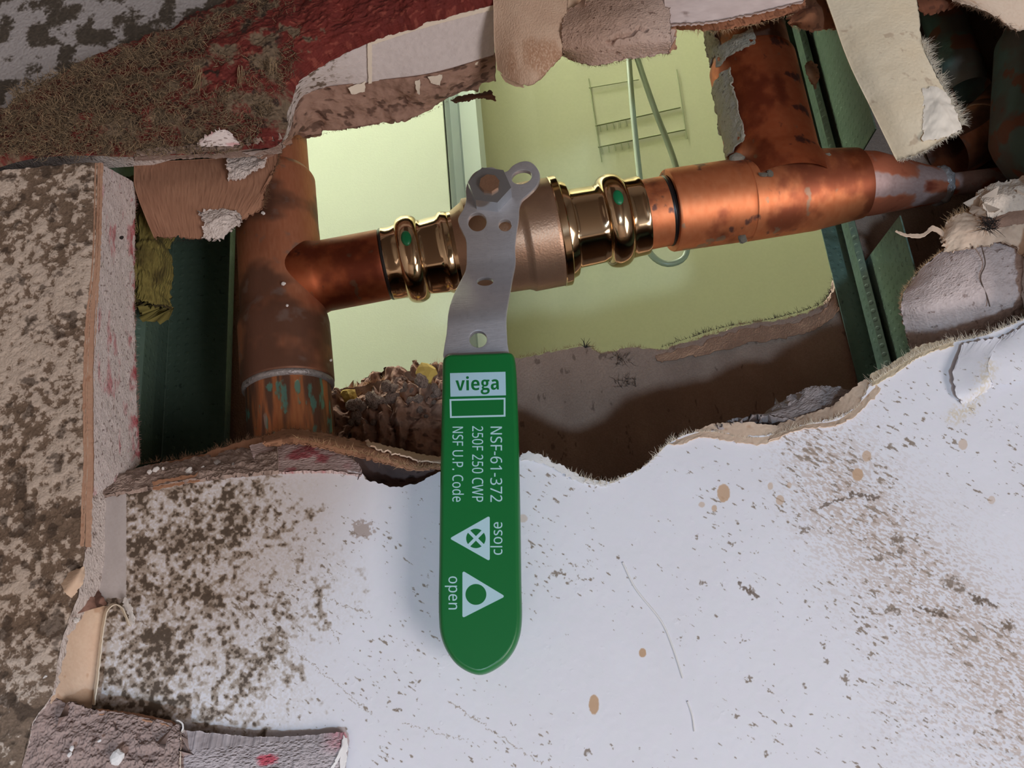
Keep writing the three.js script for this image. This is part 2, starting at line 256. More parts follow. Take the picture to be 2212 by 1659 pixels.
// profile helpers: straight run cut fine, and a rounded bead
const run = (s0, s1, r0, r1 = r0, n = 10) => Array.from({ length: n + 1 }, (_, i) => [s0 + (s1 - s0) * i / n, r0 + (r1 - r0) * i / n]);
const bead = (s, w, r, h, n = 10) => Array.from({ length: n + 1 }, (_, i) => { const t = Math.PI * i / n; return [s - Math.cos(t) * w / 2, r + Math.sin(t) * h]; });
function box(x0, x1, y0, y1, z0, z1) { const g = new THREE.BoxGeometry(x1 - x0, y1 - y0, z1 - z0); g.translate((x0 + x1) / 2, (y0 + y1) / 2, (z0 + z1) / 2); return g; }
function chip(px, py, z, r, m, parent, name) {
  const g = new THREE.IcosahedronGeometry(1, 1), p = g.attributes.position, k = rr(0, 99);
  for (let i = 0; i < p.count; i++) { const f = 0.65 + 0.7 * vn(p.getX(i) * 2 + k, p.getY(i) * 2, p.getZ(i) * 2 + k); p.setXYZ(i, p.getX(i) * f, p.getY(i) * f, p.getZ(i) * f); }
  g.scale(r * rr(0.7, 1.3), r * rr(0.6, 1.1), r * 0.6); g.rotateZ(rr(0, 3)); g.computeVertexNormals();
  const q = P(px, py, z); g.translate(q.x, q.y, q.z); return mesh(name, g, m, parent);
}
console.log('helpers ready');

// ------------------------------------------------------------------ the setting: two rooms with the partition between them
const X0 = -1.6, X1 = 1.6, TOP = 4.8, BACK = -1.1, FAR = 3.6;
const st = o => tag(o, null, null, null, 'structure');
const struct = (name, label, cat) => tag(group(name), label, cat, null, 'structure');
st(tag(mesh('floor', box(X0 - 0.1, X1 + 0.1, -0.1, 0, BACK - 0.1, FAR + 0.2), M.wood), 'brown wooden floor far below the opening', 'floor'));
st(tag(mesh('ceiling', box(X0 - 0.1, X1 + 0.1, TOP, TOP + 0.1, BACK - 0.1, FAR + 0.2), M.room), 'plain beige ceiling above the partition', 'ceiling'));
st(tag(mesh('wall_west', box(X0 - 0.1, X0, 0, TOP, BACK - 0.1, FAR + 0.1), M.room), 'plain beige side wall on the west', 'wall'));
st(tag(mesh('wall_north', box(X0, X1, 0, TOP, BACK - 0.1, BACK), M.paint), 'painted end wall of the lit room behind', 'wall'));
{ // the walls with the key window and two unseen windows put in as fill
  const pane = new THREE.MeshPhysicalMaterial({ color: 0xffffff, transmission: 1, thickness: 0, roughness: 0.02 }), cloth = new THREE.MeshPhysicalMaterial({ color: 0xf2e2cc, transmission: 0.4, roughness: 1, thickness: 0 });
  const wall = (name, label, a, b, wins, turn, at) => {   // drawn in its own plane, then turned and set in place
    const s = new THREE.Shape([[a, 0], [b, 0], [b, TOP], [a, TOP]].map(p => new THREE.Vector2(...p)));
    for (const k of wins) s.holes.push(new THREE.Path([[-1, -1], [-1, 1], [1, 1], [1, -1]].map(([p, q]) => new THREE.Vector2(k.pos[0] + p * k.w / 2, k.pos[1] + q * k.h / 2))));
    const g = new THREE.ExtrudeGeometry(s, { depth: 0.1, bevelEnabled: false }), put = o => { o.rotation.y = turn; o.position.set(...at); return o; };
    put(st(tag(mesh(name, g, M.room), label, 'wall')));
    for (const k of wins) {
      const w = put(struct('window_' + k.n, k.label, 'window')), [x, y] = k.pos, fw = 0.03;
      for (const [p, q, c, d] of [[x - k.w / 2 - fw, x - k.w / 2, y - k.h / 2 - fw, y + k.h / 2 + fw], [x + k.w / 2, x + k.w / 2 + fw, y - k.h / 2 - fw, y + k.h / 2 + fw], [x - k.w / 2, x + k.w / 2, y - k.h / 2 - fw, y - k.h / 2], [x - k.w / 2, x + k.w / 2, y + k.h / 2, y + k.h / 2 + fw]]) mesh('window_frame', box(p, q, c, d, -0.02, 0), M.trim, w);
      mesh('pane', box(x - k.w / 2, x + k.w / 2, y - k.h / 2, y + k.h / 2, 0.05, 0.054), pane, w);
      if (k.n > 1) mesh('blind', box(x - k.w / 2, x + k.w / 2, y - k.h / 2, y + k.h / 2, 0.02, 0.023), cloth, w);
    }
  };
  wall('wall_south', 'plain beige wall with a small clear window and an added fill window', X0, X1, [{ ...KEY, n: 1, label: 'small clear window low in the south wall' }, { ...WEST, n: 2, label: 'added fill light built as a wide window with a cream blind in the south wall' }], 0, [0, 0, FAR]);
  wall('wall_east', 'plain beige wall with one unseen fill window', -FAR, -BACK, [{ ...EAST, pos: [-EAST.pos[0], EAST.pos[1]], n: 3, label: 'unseen wide window with a cream blind in the east wall, fill from the right' }], Math.PI / 2, [X1, 0, 0]);
}
{ // unseen blocker added behind the lens, cut to shape: keeps the clear window's light off the left and the top of the broken wall
  const zo = 0.55, f = zo / 3.53, L = new THREE.Vector3(KEY.pos[0], KEY.pos[1], 3.53);
  const at = (px, py) => { const w = P(px, py, 0); return w.lerp(L, f); };
  const e = [at(100, 1410), at(430, 1410), at(600, 1350), at(720, 1200), at(800, 1030), at(1180, 400), at(1480, -120)];
  const s = new THREE.Shape([new THREE.Vector2(-0.27, e[0].y), ...e.map(p => new THREE.Vector2(p.x, p.y)), new THREE.Vector2(e[6].x + 0.02, TOP - 0.01), new THREE.Vector2(-0.27, TOP - 0.01)]);
  const g = new THREE.ExtrudeGeometry(s, { depth: 0.12, bevelEnabled: false }); g.translate(0, 0, zo);
  st(tag(mesh('trim_1', g, M.wood), 'unseen brown board added to block the key light', 'duct'));
}
// --- lower sheet
const inSegs = (px, py, segs) => { let d = 1e9; for (const [ax, ay, bx, by] of segs) { const t = clamp(((px - ax) * (bx - ax) + (py - ay) * (by - ay)) / ((bx - ax) ** 2 + (by - ay) ** 2)); d = Math.min(d, Math.hypot(px - ax - t * (bx - ax), py - ay - t * (by - ay))); } return d; };
const rectLow = [-0.24, Y0 - 0.18, 0.50, 0.26];
const ovals = [[1563, 1065, 14, 20, 0.9], [1283, 1522, 11, 22, 1], [1388, 1410, 8, 10, 1], [1685, 1080, 9, 11, 0.6], [1664, 1050, 6, 8, 0.5], [1705, 1048, 5, 7, 0.5], [1853, 1025, 12, 14, 0.9], [1872, 985, 10, 12, 0.7], [1543, 1098, 6, 7, 0.7], [2080, 960, 10, 12, 0.5], [2142, 1080, 8, 9, 0.4], [1130, 1120, 10, 9, 0.4], [1516, 1090, 7, 6, 0.5]];
const darks = [[1737, 1145, 14], [1795, 1145, 5], [1796, 1120, 6], [1938, 1165, 18], [1948, 1186, 14], [1900, 1205, 9], [2052, 1258, 22], [2075, 1272, 16], [1920, 1318, 16], [1935, 1318, 12], [2010, 1318, 14], [2035, 1326, 16], [2115, 1300, 16], [2175, 1355, 14], [2180, 1352, 16], [1743, 1342, 7], [1777, 1395, 8], [1784, 1430, 9], [1826, 1465, 11], [1829, 1480, 8], [1618, 1470, 10], [1605, 1380, 6], [1590, 1545, 10], [1655, 1630, 9], [1515, 1260, 8], [1562, 1262, 5], [1505, 1160, 7], [1550, 1330, 6], [1580, 1175, 8], [2155, 1540, 12], [2000, 1560, 8], [1620, 1273, 9], [1738, 1480, 9], [1468, 1380, 5], [905, 1475, 9], [840, 1520, 6], [1200, 1240, 9], [1215, 1240, 8], [1250, 1250, 5], [860, 1535, 8], [1105, 1565, 6], [700, 1240, 6], [640, 1290, 6], [1270, 1625, 10], [1320, 1610, 8]];
const streaks = [[1770, 1095, 1840, 1070, 4], [1845, 1067, 1900, 1076, 5], [1595, 1260, 1635, 1290, 5], [1985, 1312, 2045, 1332, 5], [2090, 1280, 2150, 1312, 5], [540, 1230, 800, 1330, 1.2], [560, 1340, 800, 1540, 1], [970, 1515, 1170, 1650, 1.4], [870, 1560, 1010, 1600, 1], [700, 1330, 735, 1390, 1.5]];
T.lower = tex(1920, 998, (u, v) => {
  const X = rectLow[0] + u * rectLow[2], Y = rectLow[1] + v * rectLow[3], [px, py] = toPx(X, Y, 0);
  const wx = px + (fbm(X * 900, Y * 900, 3, 3) - 0.5) * 22, wy = py + (fbm(X * 900 + 50, Y * 900, 8, 3) - 0.5) * 22;
  let c = mixc([226, 223, 228], [232, 230, 236], fbm(X * 60, Y * 60, 2, 3)), h = 0.5 + 0.12 * fbm(X * 500, Y * 500, 6, 3);
  // mould growing out of the left corner
  const reach = px + (py - 1250) * 0.1 + (fbm(X * 60, Y * 60, 12, 4) - 0.5) * 380;
  let dens = sst(820, 420, reach) * (px > 272 || py > 1290 ? 1 : 0.02) * sst(1000, 1060, py);
  dens *= 1 - 0.45 * sst(1480, 1620, py) * sst(300, 420, px);
  const n = fbm(X * 560, Y * 560, 21, 5), fi = fbm(X * 1500, Y * 1500, 31, 3), big = fbm(X * 110, Y * 110, 41, 4);
  const m = sst(0.7, 0.46, n + (1 - dens) * 0.42 - (big - 0.5) * 0.7);
  c = mixc(c, [198, 184, 170], 0.55 * dens * sst(0.36, 0.62, fi));
  c = mixc(c, mixc([178, 162, 146], [140, 122, 106], fi), m * 0.8 * sst(0.02, 0.2, dens));
  const dk = sst(0.48, 0.34, n + (1 - dens) * 0.4 - (big - 0.5) * 0.6 + (fi - 0.5) * 0.3);
  c = mixc(c, [78, 64, 52], dk * 0.85 * sst(0.02, 0.2, dens)); h += 0.25 * m * (fi - 0.3);
  // scattered specks of dirt, thicker in two bands; the upper also paints soft shade
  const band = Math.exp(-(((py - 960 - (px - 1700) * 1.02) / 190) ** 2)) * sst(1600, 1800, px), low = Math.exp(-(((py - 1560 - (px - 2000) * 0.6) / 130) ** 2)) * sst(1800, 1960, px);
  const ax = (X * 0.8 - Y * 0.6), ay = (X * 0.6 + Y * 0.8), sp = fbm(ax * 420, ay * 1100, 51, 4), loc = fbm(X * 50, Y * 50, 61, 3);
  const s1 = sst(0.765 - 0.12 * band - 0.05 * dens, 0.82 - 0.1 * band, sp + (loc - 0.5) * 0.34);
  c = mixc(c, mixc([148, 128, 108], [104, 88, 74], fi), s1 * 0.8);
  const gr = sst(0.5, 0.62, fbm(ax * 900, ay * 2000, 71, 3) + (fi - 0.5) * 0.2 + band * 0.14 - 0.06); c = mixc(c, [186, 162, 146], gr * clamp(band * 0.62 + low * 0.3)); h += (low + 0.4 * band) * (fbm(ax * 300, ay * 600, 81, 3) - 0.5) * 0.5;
  for (const [ox, oy, rx, ry, a] of ovals) { if (Math.abs(px - ox) > 40 || Math.abs(py - oy) > 40) continue; const d = Math.hypot((px - ox) / rx, (py - oy) / ry) + (fi - 0.5) * 0.2; c = mixc(c, [196, 160, 128], a * sst(1.05, 0.9, d)); }
  for (const [ox, oy, r] of darks) { if (Math.abs(px - ox) > 50 || Math.abs(py - oy) > 50) continue; const d = Math.hypot(wx - ox, (wy - oy) * 1.25) / r + (fi - 0.5) * 1.3; c = mixc(c, [116, 98, 82], 0.75 * sst(0.85, 0.35, d)); }
  for (const [ax_, ay_, bx, by, r] of streaks) { if (px < Math.min(ax_, bx) - 30 || px > Math.max(ax_, bx) + 30 || py < Math.min(ay_, by) - 30 || py > Math.max(ay_, by) + 30) continue; const d = inSegs(wx, wy, [[ax_, ay_, bx, by]]) / r + (fi - 0.5) * 1.6; if (d < 1.2) c = mixc(c, r < 2 ? [150, 132, 116] : [92, 74, 60], 0.75 * sst(1, 0.4, d)); }
  { const d = Math.hypot((wx - 785) / 26, (wy - 1145) / 22) + (fi - 0.5) * 0.9; c = mixc(c, [168, 150, 142], 0.8 * sst(1, 0.7, d)); }
  if (px > 200 && px < 273 && py < 1292) c = mixc([206, 200, 200], [196, 188, 186], fi);
  // yellowed primer by the torn edge on the right
  const yl = px < 2000 ? 0 : sst(30, 0, inSegs(wx, wy, [[2105, 860, 2125, 800], [2060, 900, 2095, 880]])) * sst(0.35, 0.6, fi); c = mixc(c, [206, 184, 142], yl * 0.5);
  return [...c, h];
}, { bump: true });
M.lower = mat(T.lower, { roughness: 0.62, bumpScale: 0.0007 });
const lowTop = [[200, 1075], [270, 1060], [420, 1032], [600, 1018], [700, 1016], [775, 1020], [800, 1040], [850, 1053], [895, 1046], [945, 1022], [1000, 995], [1130, 988], [1150, 984], [1200, 1005], [1250, 1030], [1300, 1045], [1350, 1030], [1400, 1000], [1440, 960], [1480, 938], [1540, 930], [1600, 945], [1680, 935], [1745, 915], [1800, 905], [1850, 880], [1880, 830], [1930, 795], [1990, 762], [2050, 740], [2130, 722], [2212, 690], [2300, 640]];
const wallLower = struct('wall_lower', 'lower white painted drywall sheet with dark mould spots and a torn top edge', 'wall');
{
  const top = ragged(lowTop.map(([x, y]) => P(x, y, 0)), 0.0011, 0.0007, 600, 3);
  const a = top[0], b = top[top.length - 1], w = (x, y) => new THREE.Vector3(x, y, 0);
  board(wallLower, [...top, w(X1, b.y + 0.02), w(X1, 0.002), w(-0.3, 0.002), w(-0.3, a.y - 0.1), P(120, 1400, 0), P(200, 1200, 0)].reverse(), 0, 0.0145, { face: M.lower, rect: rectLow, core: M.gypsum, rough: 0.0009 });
  fringe(wallLower, lowTop.slice(12, 31).map(([x, y]) => [x, y + 2, 0.0002]), 900, 0.0035, M.fibreCream, [0, 0.7, 0.4]);
  fringe(wallLower, lowTop.slice(26, 32).map(([x, y]) => [x, y + 2, 0.0004]), 420, 0.005, M.fibreCream, [-0.5, 0.7, 0.5]);
  // lifted paper ridge running down the sheet, and peeled paint edges on the right
  const ridge = (pts, r) => mesh('paint_crack', new THREE.TubeGeometry(new THREE.CatmullRomCurve3(pts.map(([x, y]) => P(x, y, 0.0001))), 40, r, 6), M.white, wallLower);
  ridge([[1345, 1215], [1372, 1270], [1430, 1345], [1452, 1395], [1475, 1465]], 0.00045); ridge([[1485, 1515], [1495, 1545], [1500, 1580]], 0.0004);
}
{ // torn paper lips along the top of the lower sheet
  const lip = (name, rows, m, o = {}) => mesh(name, sheet(rows, { nu: 50, nv: 10, jag: 0.0012, thick: 0.0004, ...o }), m, wallLower);
  lip('paper_lip', [[[1455, 955, 0], [1520, 922, -0.001], [1580, 912, -0.002], [1640, 915, -0.002], [1690, 920, -0.002]], [[1450, 962, 0.0012], [1520, 945, 0.0012], [1590, 955, 0.0012], [1640, 960, 0.001], [1690, 945, 0.001]]], M.beige, { seed: 3 });
  lip('paper_lip', [[[1680, 915, -0.003], [1740, 895, -0.004], [1790, 880, -0.004], [1830, 850, -0.003], [1870, 818, -0.002]], [[1660, 950, 0.0012], [1740, 925, 0.0012], [1810, 918, 0.0012], [1850, 895, 0.0012], [1905, 840, 0.001]]], M.beige, { seed: 4 });
  lip('paper_lip', [[[1880, 812, -0.001], [1930, 782, -0.001], [1985, 748, -0.001], [2060, 728, -0.001]], [[1885, 835, 0.0014], [1935, 806, 0.0014], [1990, 770, 0.0014], [2060, 745, 0.0014]]], M.cream, { seed: 5 });
  lip('paper_lip', [[[1125, 975, 0.001], [1155, 978, 0.0015], [1200, 998, 0.001], [1260, 1030, 0.0005], [1310, 1042, 0]], [[1125, 996, 0.0015], [1155, 995, 0.002], [1200, 1014, 0.0015], [1255, 1042, 0.001], [1310, 1052, 0.0005]]], M.white, { seed: 6 });
  lip('peeled_paint', [[[2080, 745, 0.002], [2120, 735, 0.003], [2165, 728, 0.002]], [[2060, 800, 0.003], [2110, 790, 0.005], [2135, 780, 0.0055]], [[2065, 850, 0.0025], [2110, 845, 0.005], [2140, 820, 0.006]], [[2082, 876, 0.0006], [2110, 860, 0.002], [2150, 832, 0.002]]], M.lower, { seed: 7, rect: rectLow, nv: 20 });
  lip('peeled_paint', [[[2165, 728, 0.0015], [2220, 700, 0.002], [2300, 670, 0.002]], [[2125, 772, 0.0045], [2220, 770, 0.004], [2300, 760, 0.003]], [[2143, 832, 0.004], [2220, 820, 0.003], [2300, 800, 0.002]]], M.lower, { seed: 8, rect: rectLow, nv: 20 });
}
// grey broken gypsum slab standing behind the torn lip
{
  const g = tag(group('gypsum_fragment'), 'grey broken gypsum fragment behind the torn tan paper lip', 'fragment');
  mesh('broken_face', sheet([[[1530, 925, -0.004], [1590, 905, -0.005], [1650, 895, -0.004], [1720, 910, -0.003], [1800, 915, -0.003]], [[1590, 915, -0.008], [1640, 900, -0.008], [1700, 880, -0.008], [1780, 870, -0.008], [1830, 858, -0.008]], [[1655, 898, -0.012], [1680, 875, -0.012], [1720, 848, -0.012], [1770, 833, -0.012], [1850, 842, -0.012]]], { nu: 70, nv: 40, jag: 0.0012, thick: 0.005, relief: p => (fbm(p.x * 260, p.y * 260, 5, 4) - 0.5) * 0.0024 }), mat(T.gypsum, { color: 0xb8b4b6, bumpScale: 0.001 }), g);
}
// --- second layer left of the handle: broken top edge with pink stain, and the brown paper curl
{
  const o = struct('wall_lower_edge', 'crumbled grey gypsum edge with a pink stain above the mouldy sheet', 'edge');
  mesh('broken_edge', sheet([[[212, 1070, 0.0026], [300, 1056, 0.0024], [420, 1034, 0.0022], [520, 1022, 0.0022], [600, 1016, 0.0022]], [[232, 1040, 0.001], [310, 1025, -0.002], [420, 1008, -0.004], [520, 992, -0.004], [600, 978, -0.004]], [[262, 1018, -0.006], [330, 1003, -0.009], [420, 990, -0.012], [510, 968, -0.014], [600, 955, -0.014]]], { nu: 160, nv: 50, jag: 0.001, sides: 't', thick: 0.002, relief: (p, i, j) => sst(0, 0.12, j) * (fbm(p.x * 260, p.y * 260, 15 + p.z * 260, 4) - 0.5) * 0.004 }), mat(T.gypsum, { color: 0xc4b6ae, bumpScale: 0.0015 }), o);
  const stain = tex(512, 256, (u, v) => { const n = fbm(u * 40, v * 40, 2, 4), s = sst(0.5, 0.7, fbm(u * 8, v * 4, 6, 4)) * sst(0.05, 0.3, u) * sst(1, 0.55, u); return [...mixc(mixc([196, 170, 168], [222, 204, 200], n), [168, 66, 76], s * 0.75), n]; }, { bump: true });
  mesh('stained_edge', sheet([[[560, 1022, 0.001], [640, 1018, 0.001], [720, 1018, 0.001], [782, 1024, 0.001]], [[545, 985, -0.005], [640, 972, -0.006], [720, 975, -0.006], [775, 1000, -0.004]], [[540, 965, -0.010], [600, 952, -0.012], [680, 955, -0.012], [740, 978, -0.010]]], { nu: 80, nv: 30, jag: 0.0006, thick: 0.006, unit: false, rect: [P(545, 1000, 0).x, P(545, 1022, 0).y, P(782, 1000, 0).x - P(545, 1000, 0).x, P(545, 950, 0).y - P(545, 1022, 0).y], relief: p => (fbm(p.x * 160, p.y * 160, 15, 3) - 0.5) * 0.0016 }), mat(stain, { bumpScale: 0.0006 }), o);
  mesh('paper_layer', sheet([[[255, 1022, -0.006], [340, 1000, -0.012], [430, 982, -0.014], [500, 960, -0.015], [570, 940, -0.015]], [[255, 1030, -0.005], [340, 1012, -0.011], [430, 996, -0.012], [500, 976, -0.013], [575, 965, -0.013]]], { nu: 60, nv: 8, jag: 0.001, thick: 0.0006 }), M.kraft, o);
  mesh('paper_layer', sheet([[[330, 1040, 0.0018], [380, 1030, 0.0015], [420, 1024, 0.001], [450, 1014, 0.0005]], [[330, 1058, 0.0025], [380, 1048, 0.002], [430, 1038, 0.0018], [455, 1022, 0.001]]], { nu: 40, nv: 6, jag: 0.001, thick: 0.0005 }), M.kraft, o);
  fringe(o, [[300, 1004, -0.011], [400, 988, -0.013], [500, 960, -0.015], [570, 942, -0.015]], 300, 0.003, M.fibreBrown, [0, 0.8, 0.3]);
  for (let i = 0; i < 26; i++) { const t = rnd(); chip(300 + t * 260, 1040 - t * 30 + rr(-25, 8), -0.002, rr(0.0006, 0.0016), rnd() < 0.5 ? M.white : M.gypsum, o, 'crumb'); }
  const c = tag(group('paper_curl'), 'torn brown paper curl lifting in front of the copper pipe foot', 'paper');
  mesh('paper_layer', sheet([[[566, 944, -0.012], [618, 928, -0.012], [700, 936, -0.012], [800, 958, -0.010], [880, 978, -0.008], [952, 992, -0.006]], [[570, 958, -0.002], [640, 944, 0.002], [740, 962, 0.003], [830, 982, 0.004], [890, 1000, 0.004], [955, 1005, 0.003]], [[575, 965, -0.004], [650, 958, 0.003], [745, 980, 0.004], [830, 1000, 0.005], [890, 1014, 0.005], [955, 1012, 0.003]]], { nu: 100, nv: 24, jag: 0.0014, thick: 0.0008 }), M.kraft, c);
  mesh('inner_layer', sheet([[[735, 975, -0.010], [800, 985, -0.012], [880, 1005, -0.010], [940, 1010, -0.006]], [[770, 1020, -0.012], [820, 1030, -0.014], [880, 1032, -0.012], [935, 1022, -0.006]], [[790, 1042, -0.002], [840, 1056, -0.001], [890, 1050, -0.001], [938, 1028, -0.001]]], { nu: 50, nv: 24, jag: 0.0007, thick: 0.0006 }), mat(T.gypsumBrown, { color: 0x9a949c, bumpScale: 0.0008 }), c);
  mesh('torn_lining', sheet([[[790, 956, -0.009], [860, 972, -0.007], [915, 985, -0.005], [955, 990, -0.004]], [[800, 968, 0.003], [860, 985, 0.0045], [915, 1000, 0.005], [955, 1000, 0.004]]], { nu: 40, nv: 8, jag: 0.0014, thick: 0.0006, relief: () => 0.0008 }), M.beige, c);
  fringe(c, [[640, 946, 0.003], [740, 968, 0.004], [830, 990, 0.005], [900, 1008, 0.005], [950, 1005, 0.004]], 420, 0.004, M.fibreTan, [0.2, -0.2, 0.6]);
  fringe(c, [[566, 944, -0.012], [618, 928, -0.012], [700, 936, -0.012], [800, 958, -0.01]], 200, 0.003, M.fibreBrown, [0, 0.8, 0.3]);
}
// --- left board: mould-crusted face, cut edge, step down to the lower sheet
const rectLeft = [-0.30, Y0 - 0.19, 0.17, 0.42];
const moldH = (X, Y) => { const a = fbm(X * 470, Y * 470, 101, 4), b = fbm(X * 110, Y * 110, 111, 3); return a * 0.78 + b * 0.34; };
T.left = tex(820, 2048, (u, v) => {
  const X = rectLeft[0] + u * rectLeft[2], Y = rectLeft[1] + v * rectLeft[3], [px, py] = toPx(X, Y, 0.016);
  const hgt = moldH(X, Y), fi = fbm(X * 1700, Y * 1700, 121, 3), n2 = fbm(X * 60, Y * 60, 131, 4);
  const dirty = sst(0.42, 0.66, n2) * 0.16 + 0.1 * sst(980, 1250, py) + 0.22 * sst(420, 350, py) * sst(20, 120, px) + 0.1 * sst(1350, 1550, py) * sst(120, 20, px) - 0.12 * sst(60, 0, px) * sst(500, 900, py) * sst(1150, 1000, py);
  const clean = sst(0.46, 0.6, hgt + (fi - 0.5) * 0.34 - dirty + 0.06);
  let c = mixc(mixc([138, 118, 102], [98, 82, 68], fi), mixc([212, 198, 186], [188, 172, 158], fi), clean);
  const bl = sst(0.64, 0.74, fbm(X * 210, Y * 210, 141, 4) + dirty * 0.6); c = mixc(c, [56, 45, 37], bl * 0.55);
  return [...c, 0.3 * fi + 0.7 * hgt];
}, { bump: true });
M.left = mat(T.left, { roughness: 1, bumpScale: 0.0012 });
const leftEdge = [[212, 352], [207, 560], [195, 690], [190, 800], [189, 900], [190, 1000], [186, 1080], [182, 1200], [166, 1290], [150, 1330], [128, 1400], [112, 1500], [70, 1560], [45, 1659], [5, 1800]];
{
  const wl = struct('wall_left', 'beige wall board crusted with brown mould left of the opening', 'wall');
  const ed = ragged(leftEdge.map(([x, y]) => P(x, y, 0.016)), 0.0006, 0.0015, 400, 6), a = ed[0], b = ed[ed.length - 1], w = (x, y) => new THREE.Vector3(x, y, 0.016);
  board(wl, [w(X0, 0.002), w(b.x, 0.002), ...ed.slice().reverse(), w(X0, a.y)], 0.0155, 0.0155, { face: M.left, rect: rectLeft, core: M.gypsum });
  const lefts = leftEdge.map(([x, y]) => { const p = P(x, y, 0.016); p.x = -0.30; return p; });
  mesh('mould_crust', sheet([lefts, leftEdge.map(([x, y]) => P(x, y, 0.016))], { nu: 420, nv: 150, rect: rectLeft, relief: (p, i, j) => sst(0, 0.04, j) * sst(1, 0.97, j) * (0.0004 + 0.0028 * (moldH(p.x, p.y) - 0.35)) }), M.left, wl);
  // cut edge of the two boards
  mesh('cut_edge', sheet([[[214, 352, 0.0155], [208, 600, 0.0155], [202, 800, 0.0155], [203, 1000, 0.0155], [203, 1072, 0.0155]], [[293, 395, -0.019], [291, 650, -0.019], [296, 850, -0.019], [300, 950, -0.019], [303, 1003, -0.016]]], { nu: 240, nv: 50, unit: true, jag: 0.0004, sides: 'b', relief: (p, i, j) => (fbm(p.y * 300, p.z * 300, 5, 3) - 0.5) * 0.0008 }), M.pink, wl);
  fringe(wl, [[293, 395, -0.018], [291, 650, -0.018], [296, 850, -0.018], [302, 1000, -0.018]], 500, 0.0016, mat(null, { color: 0xb08a80 }), [1, 0, 0.3], 0.0001);
  chip(263, 513, 0.004, 0.0011, M.fibreDark, wl, 'nail_hole');
  // paper and tape layers along the arris
  const tape = mat(T.beige, { color: 0xd2c0ba, bumpScale: 0.0005 });
  for (const [o1, o2, z1, m, s] of [[-10, -4, 0.0166, tape, 1], [-4, 2, 0.0163, tape, 2], [1, 8, 0.0158, tape, 3]]) {
    const L = [[213, 352], [207, 560], [195, 690], [190, 800], [189, 900], [190, 1000], [186, 1080], [183, 1180]];
    mesh('paper_tape', sheet([L.map(([x, y]) => [x + o1 + (y > 650 ? 0 : 3), y, z1]), L.map(([x, y]) => [x + o2 + (y > 650 ? 6 : 2), y, z1 - 0.001])], { nu: 160, nv: 5, jag: 0.0005, thick: 0.0005, seed: s }), m, wl);
  }
  // reveal below: crumbly corner, then a tan paper-faced bevel down to the lower sheet
  mesh('stepped_edge', sheet([[[186, 1085, 0.0155], [183, 1200, 0.0155], [160, 1290, 0.0155], [140, 1335, 0.0155]], [[204, 1075, 0.0005], [205, 1150, 0.0005], [212, 1270, 0.0005], [232, 1305, 0.0008]]], { nu: 90, nv: 30, jag: 0.0006, sides: 'b', relief: p => (fbm(p.y * 300, p.z * 300, 25, 4) - 0.5) * 0.0022 }), mat(T.gypsumBrown, { color: 0xe8cfcb, bumpScale: 0.001 }), wl);
  mesh('paper_bevel', sheet([[[150, 1330, 0.015], [128, 1400, 0.015], [114, 1490, 0.015], [108, 1520, 0.015]], [[190, 1312, 0.006], [170, 1400, 0.006], [160, 1500, 0.006], [158, 1530, 0.006]], [[232, 1308, 0.0006], [216, 1400, 0.0006], [202, 1500, 0.0006], [198, 1535, 0.0006]]], { nu: 60, nv: 20, jag: 0.0003 }), M.beige, wl);
  mesh('folded_paper', sheet([[[150, 1235, 0.017], [140, 1250, 0.0175], [132, 1262, 0.017]], [[178, 1225, 0.0195], [165, 1250, 0.021], [142, 1280, 0.019]], [[184, 1230, 0.017], [178, 1260, 0.0185], [156, 1293, 0.0165]]], { nu: 24, nv: 20, jag: 0.0008, thick: 0.0005 }), M.beige, wl);
}
{ // the white curled paper strip at the foot of the bevel
  const g = tag(group('paper_strip'), 'thin white torn paper strip curling over in a hook on the mouldy sheet', 'paper strip');
  const pts = [[200, 1522], [207, 1470], [215, 1400], [222, 1345], [230, 1315], [244, 1303], [260, 1308], [270, 1325], [280, 1350]];
  mesh('strip', sheet([pts.map(([x, y]) => [x - 2, y, 0.0012]), pts.map(([x, y]) => [x + 3, y + 2, 0.0048])], { nu: 90, nv: 6, jag: 0.0003, thick: 0.0004 }), M.fibreCream, g);
  mesh('torn_tip', sheet([[[262, 1295, 0.003], [272, 1318, 0.003], [284, 1350, 0.002]], [[272, 1292, 0.0035], [284, 1315, 0.004], [292, 1346, 0.0025]]], { nu: 24, nv: 6, jag: 0.0012, thick: 0.0004 }), M.white, g);
}
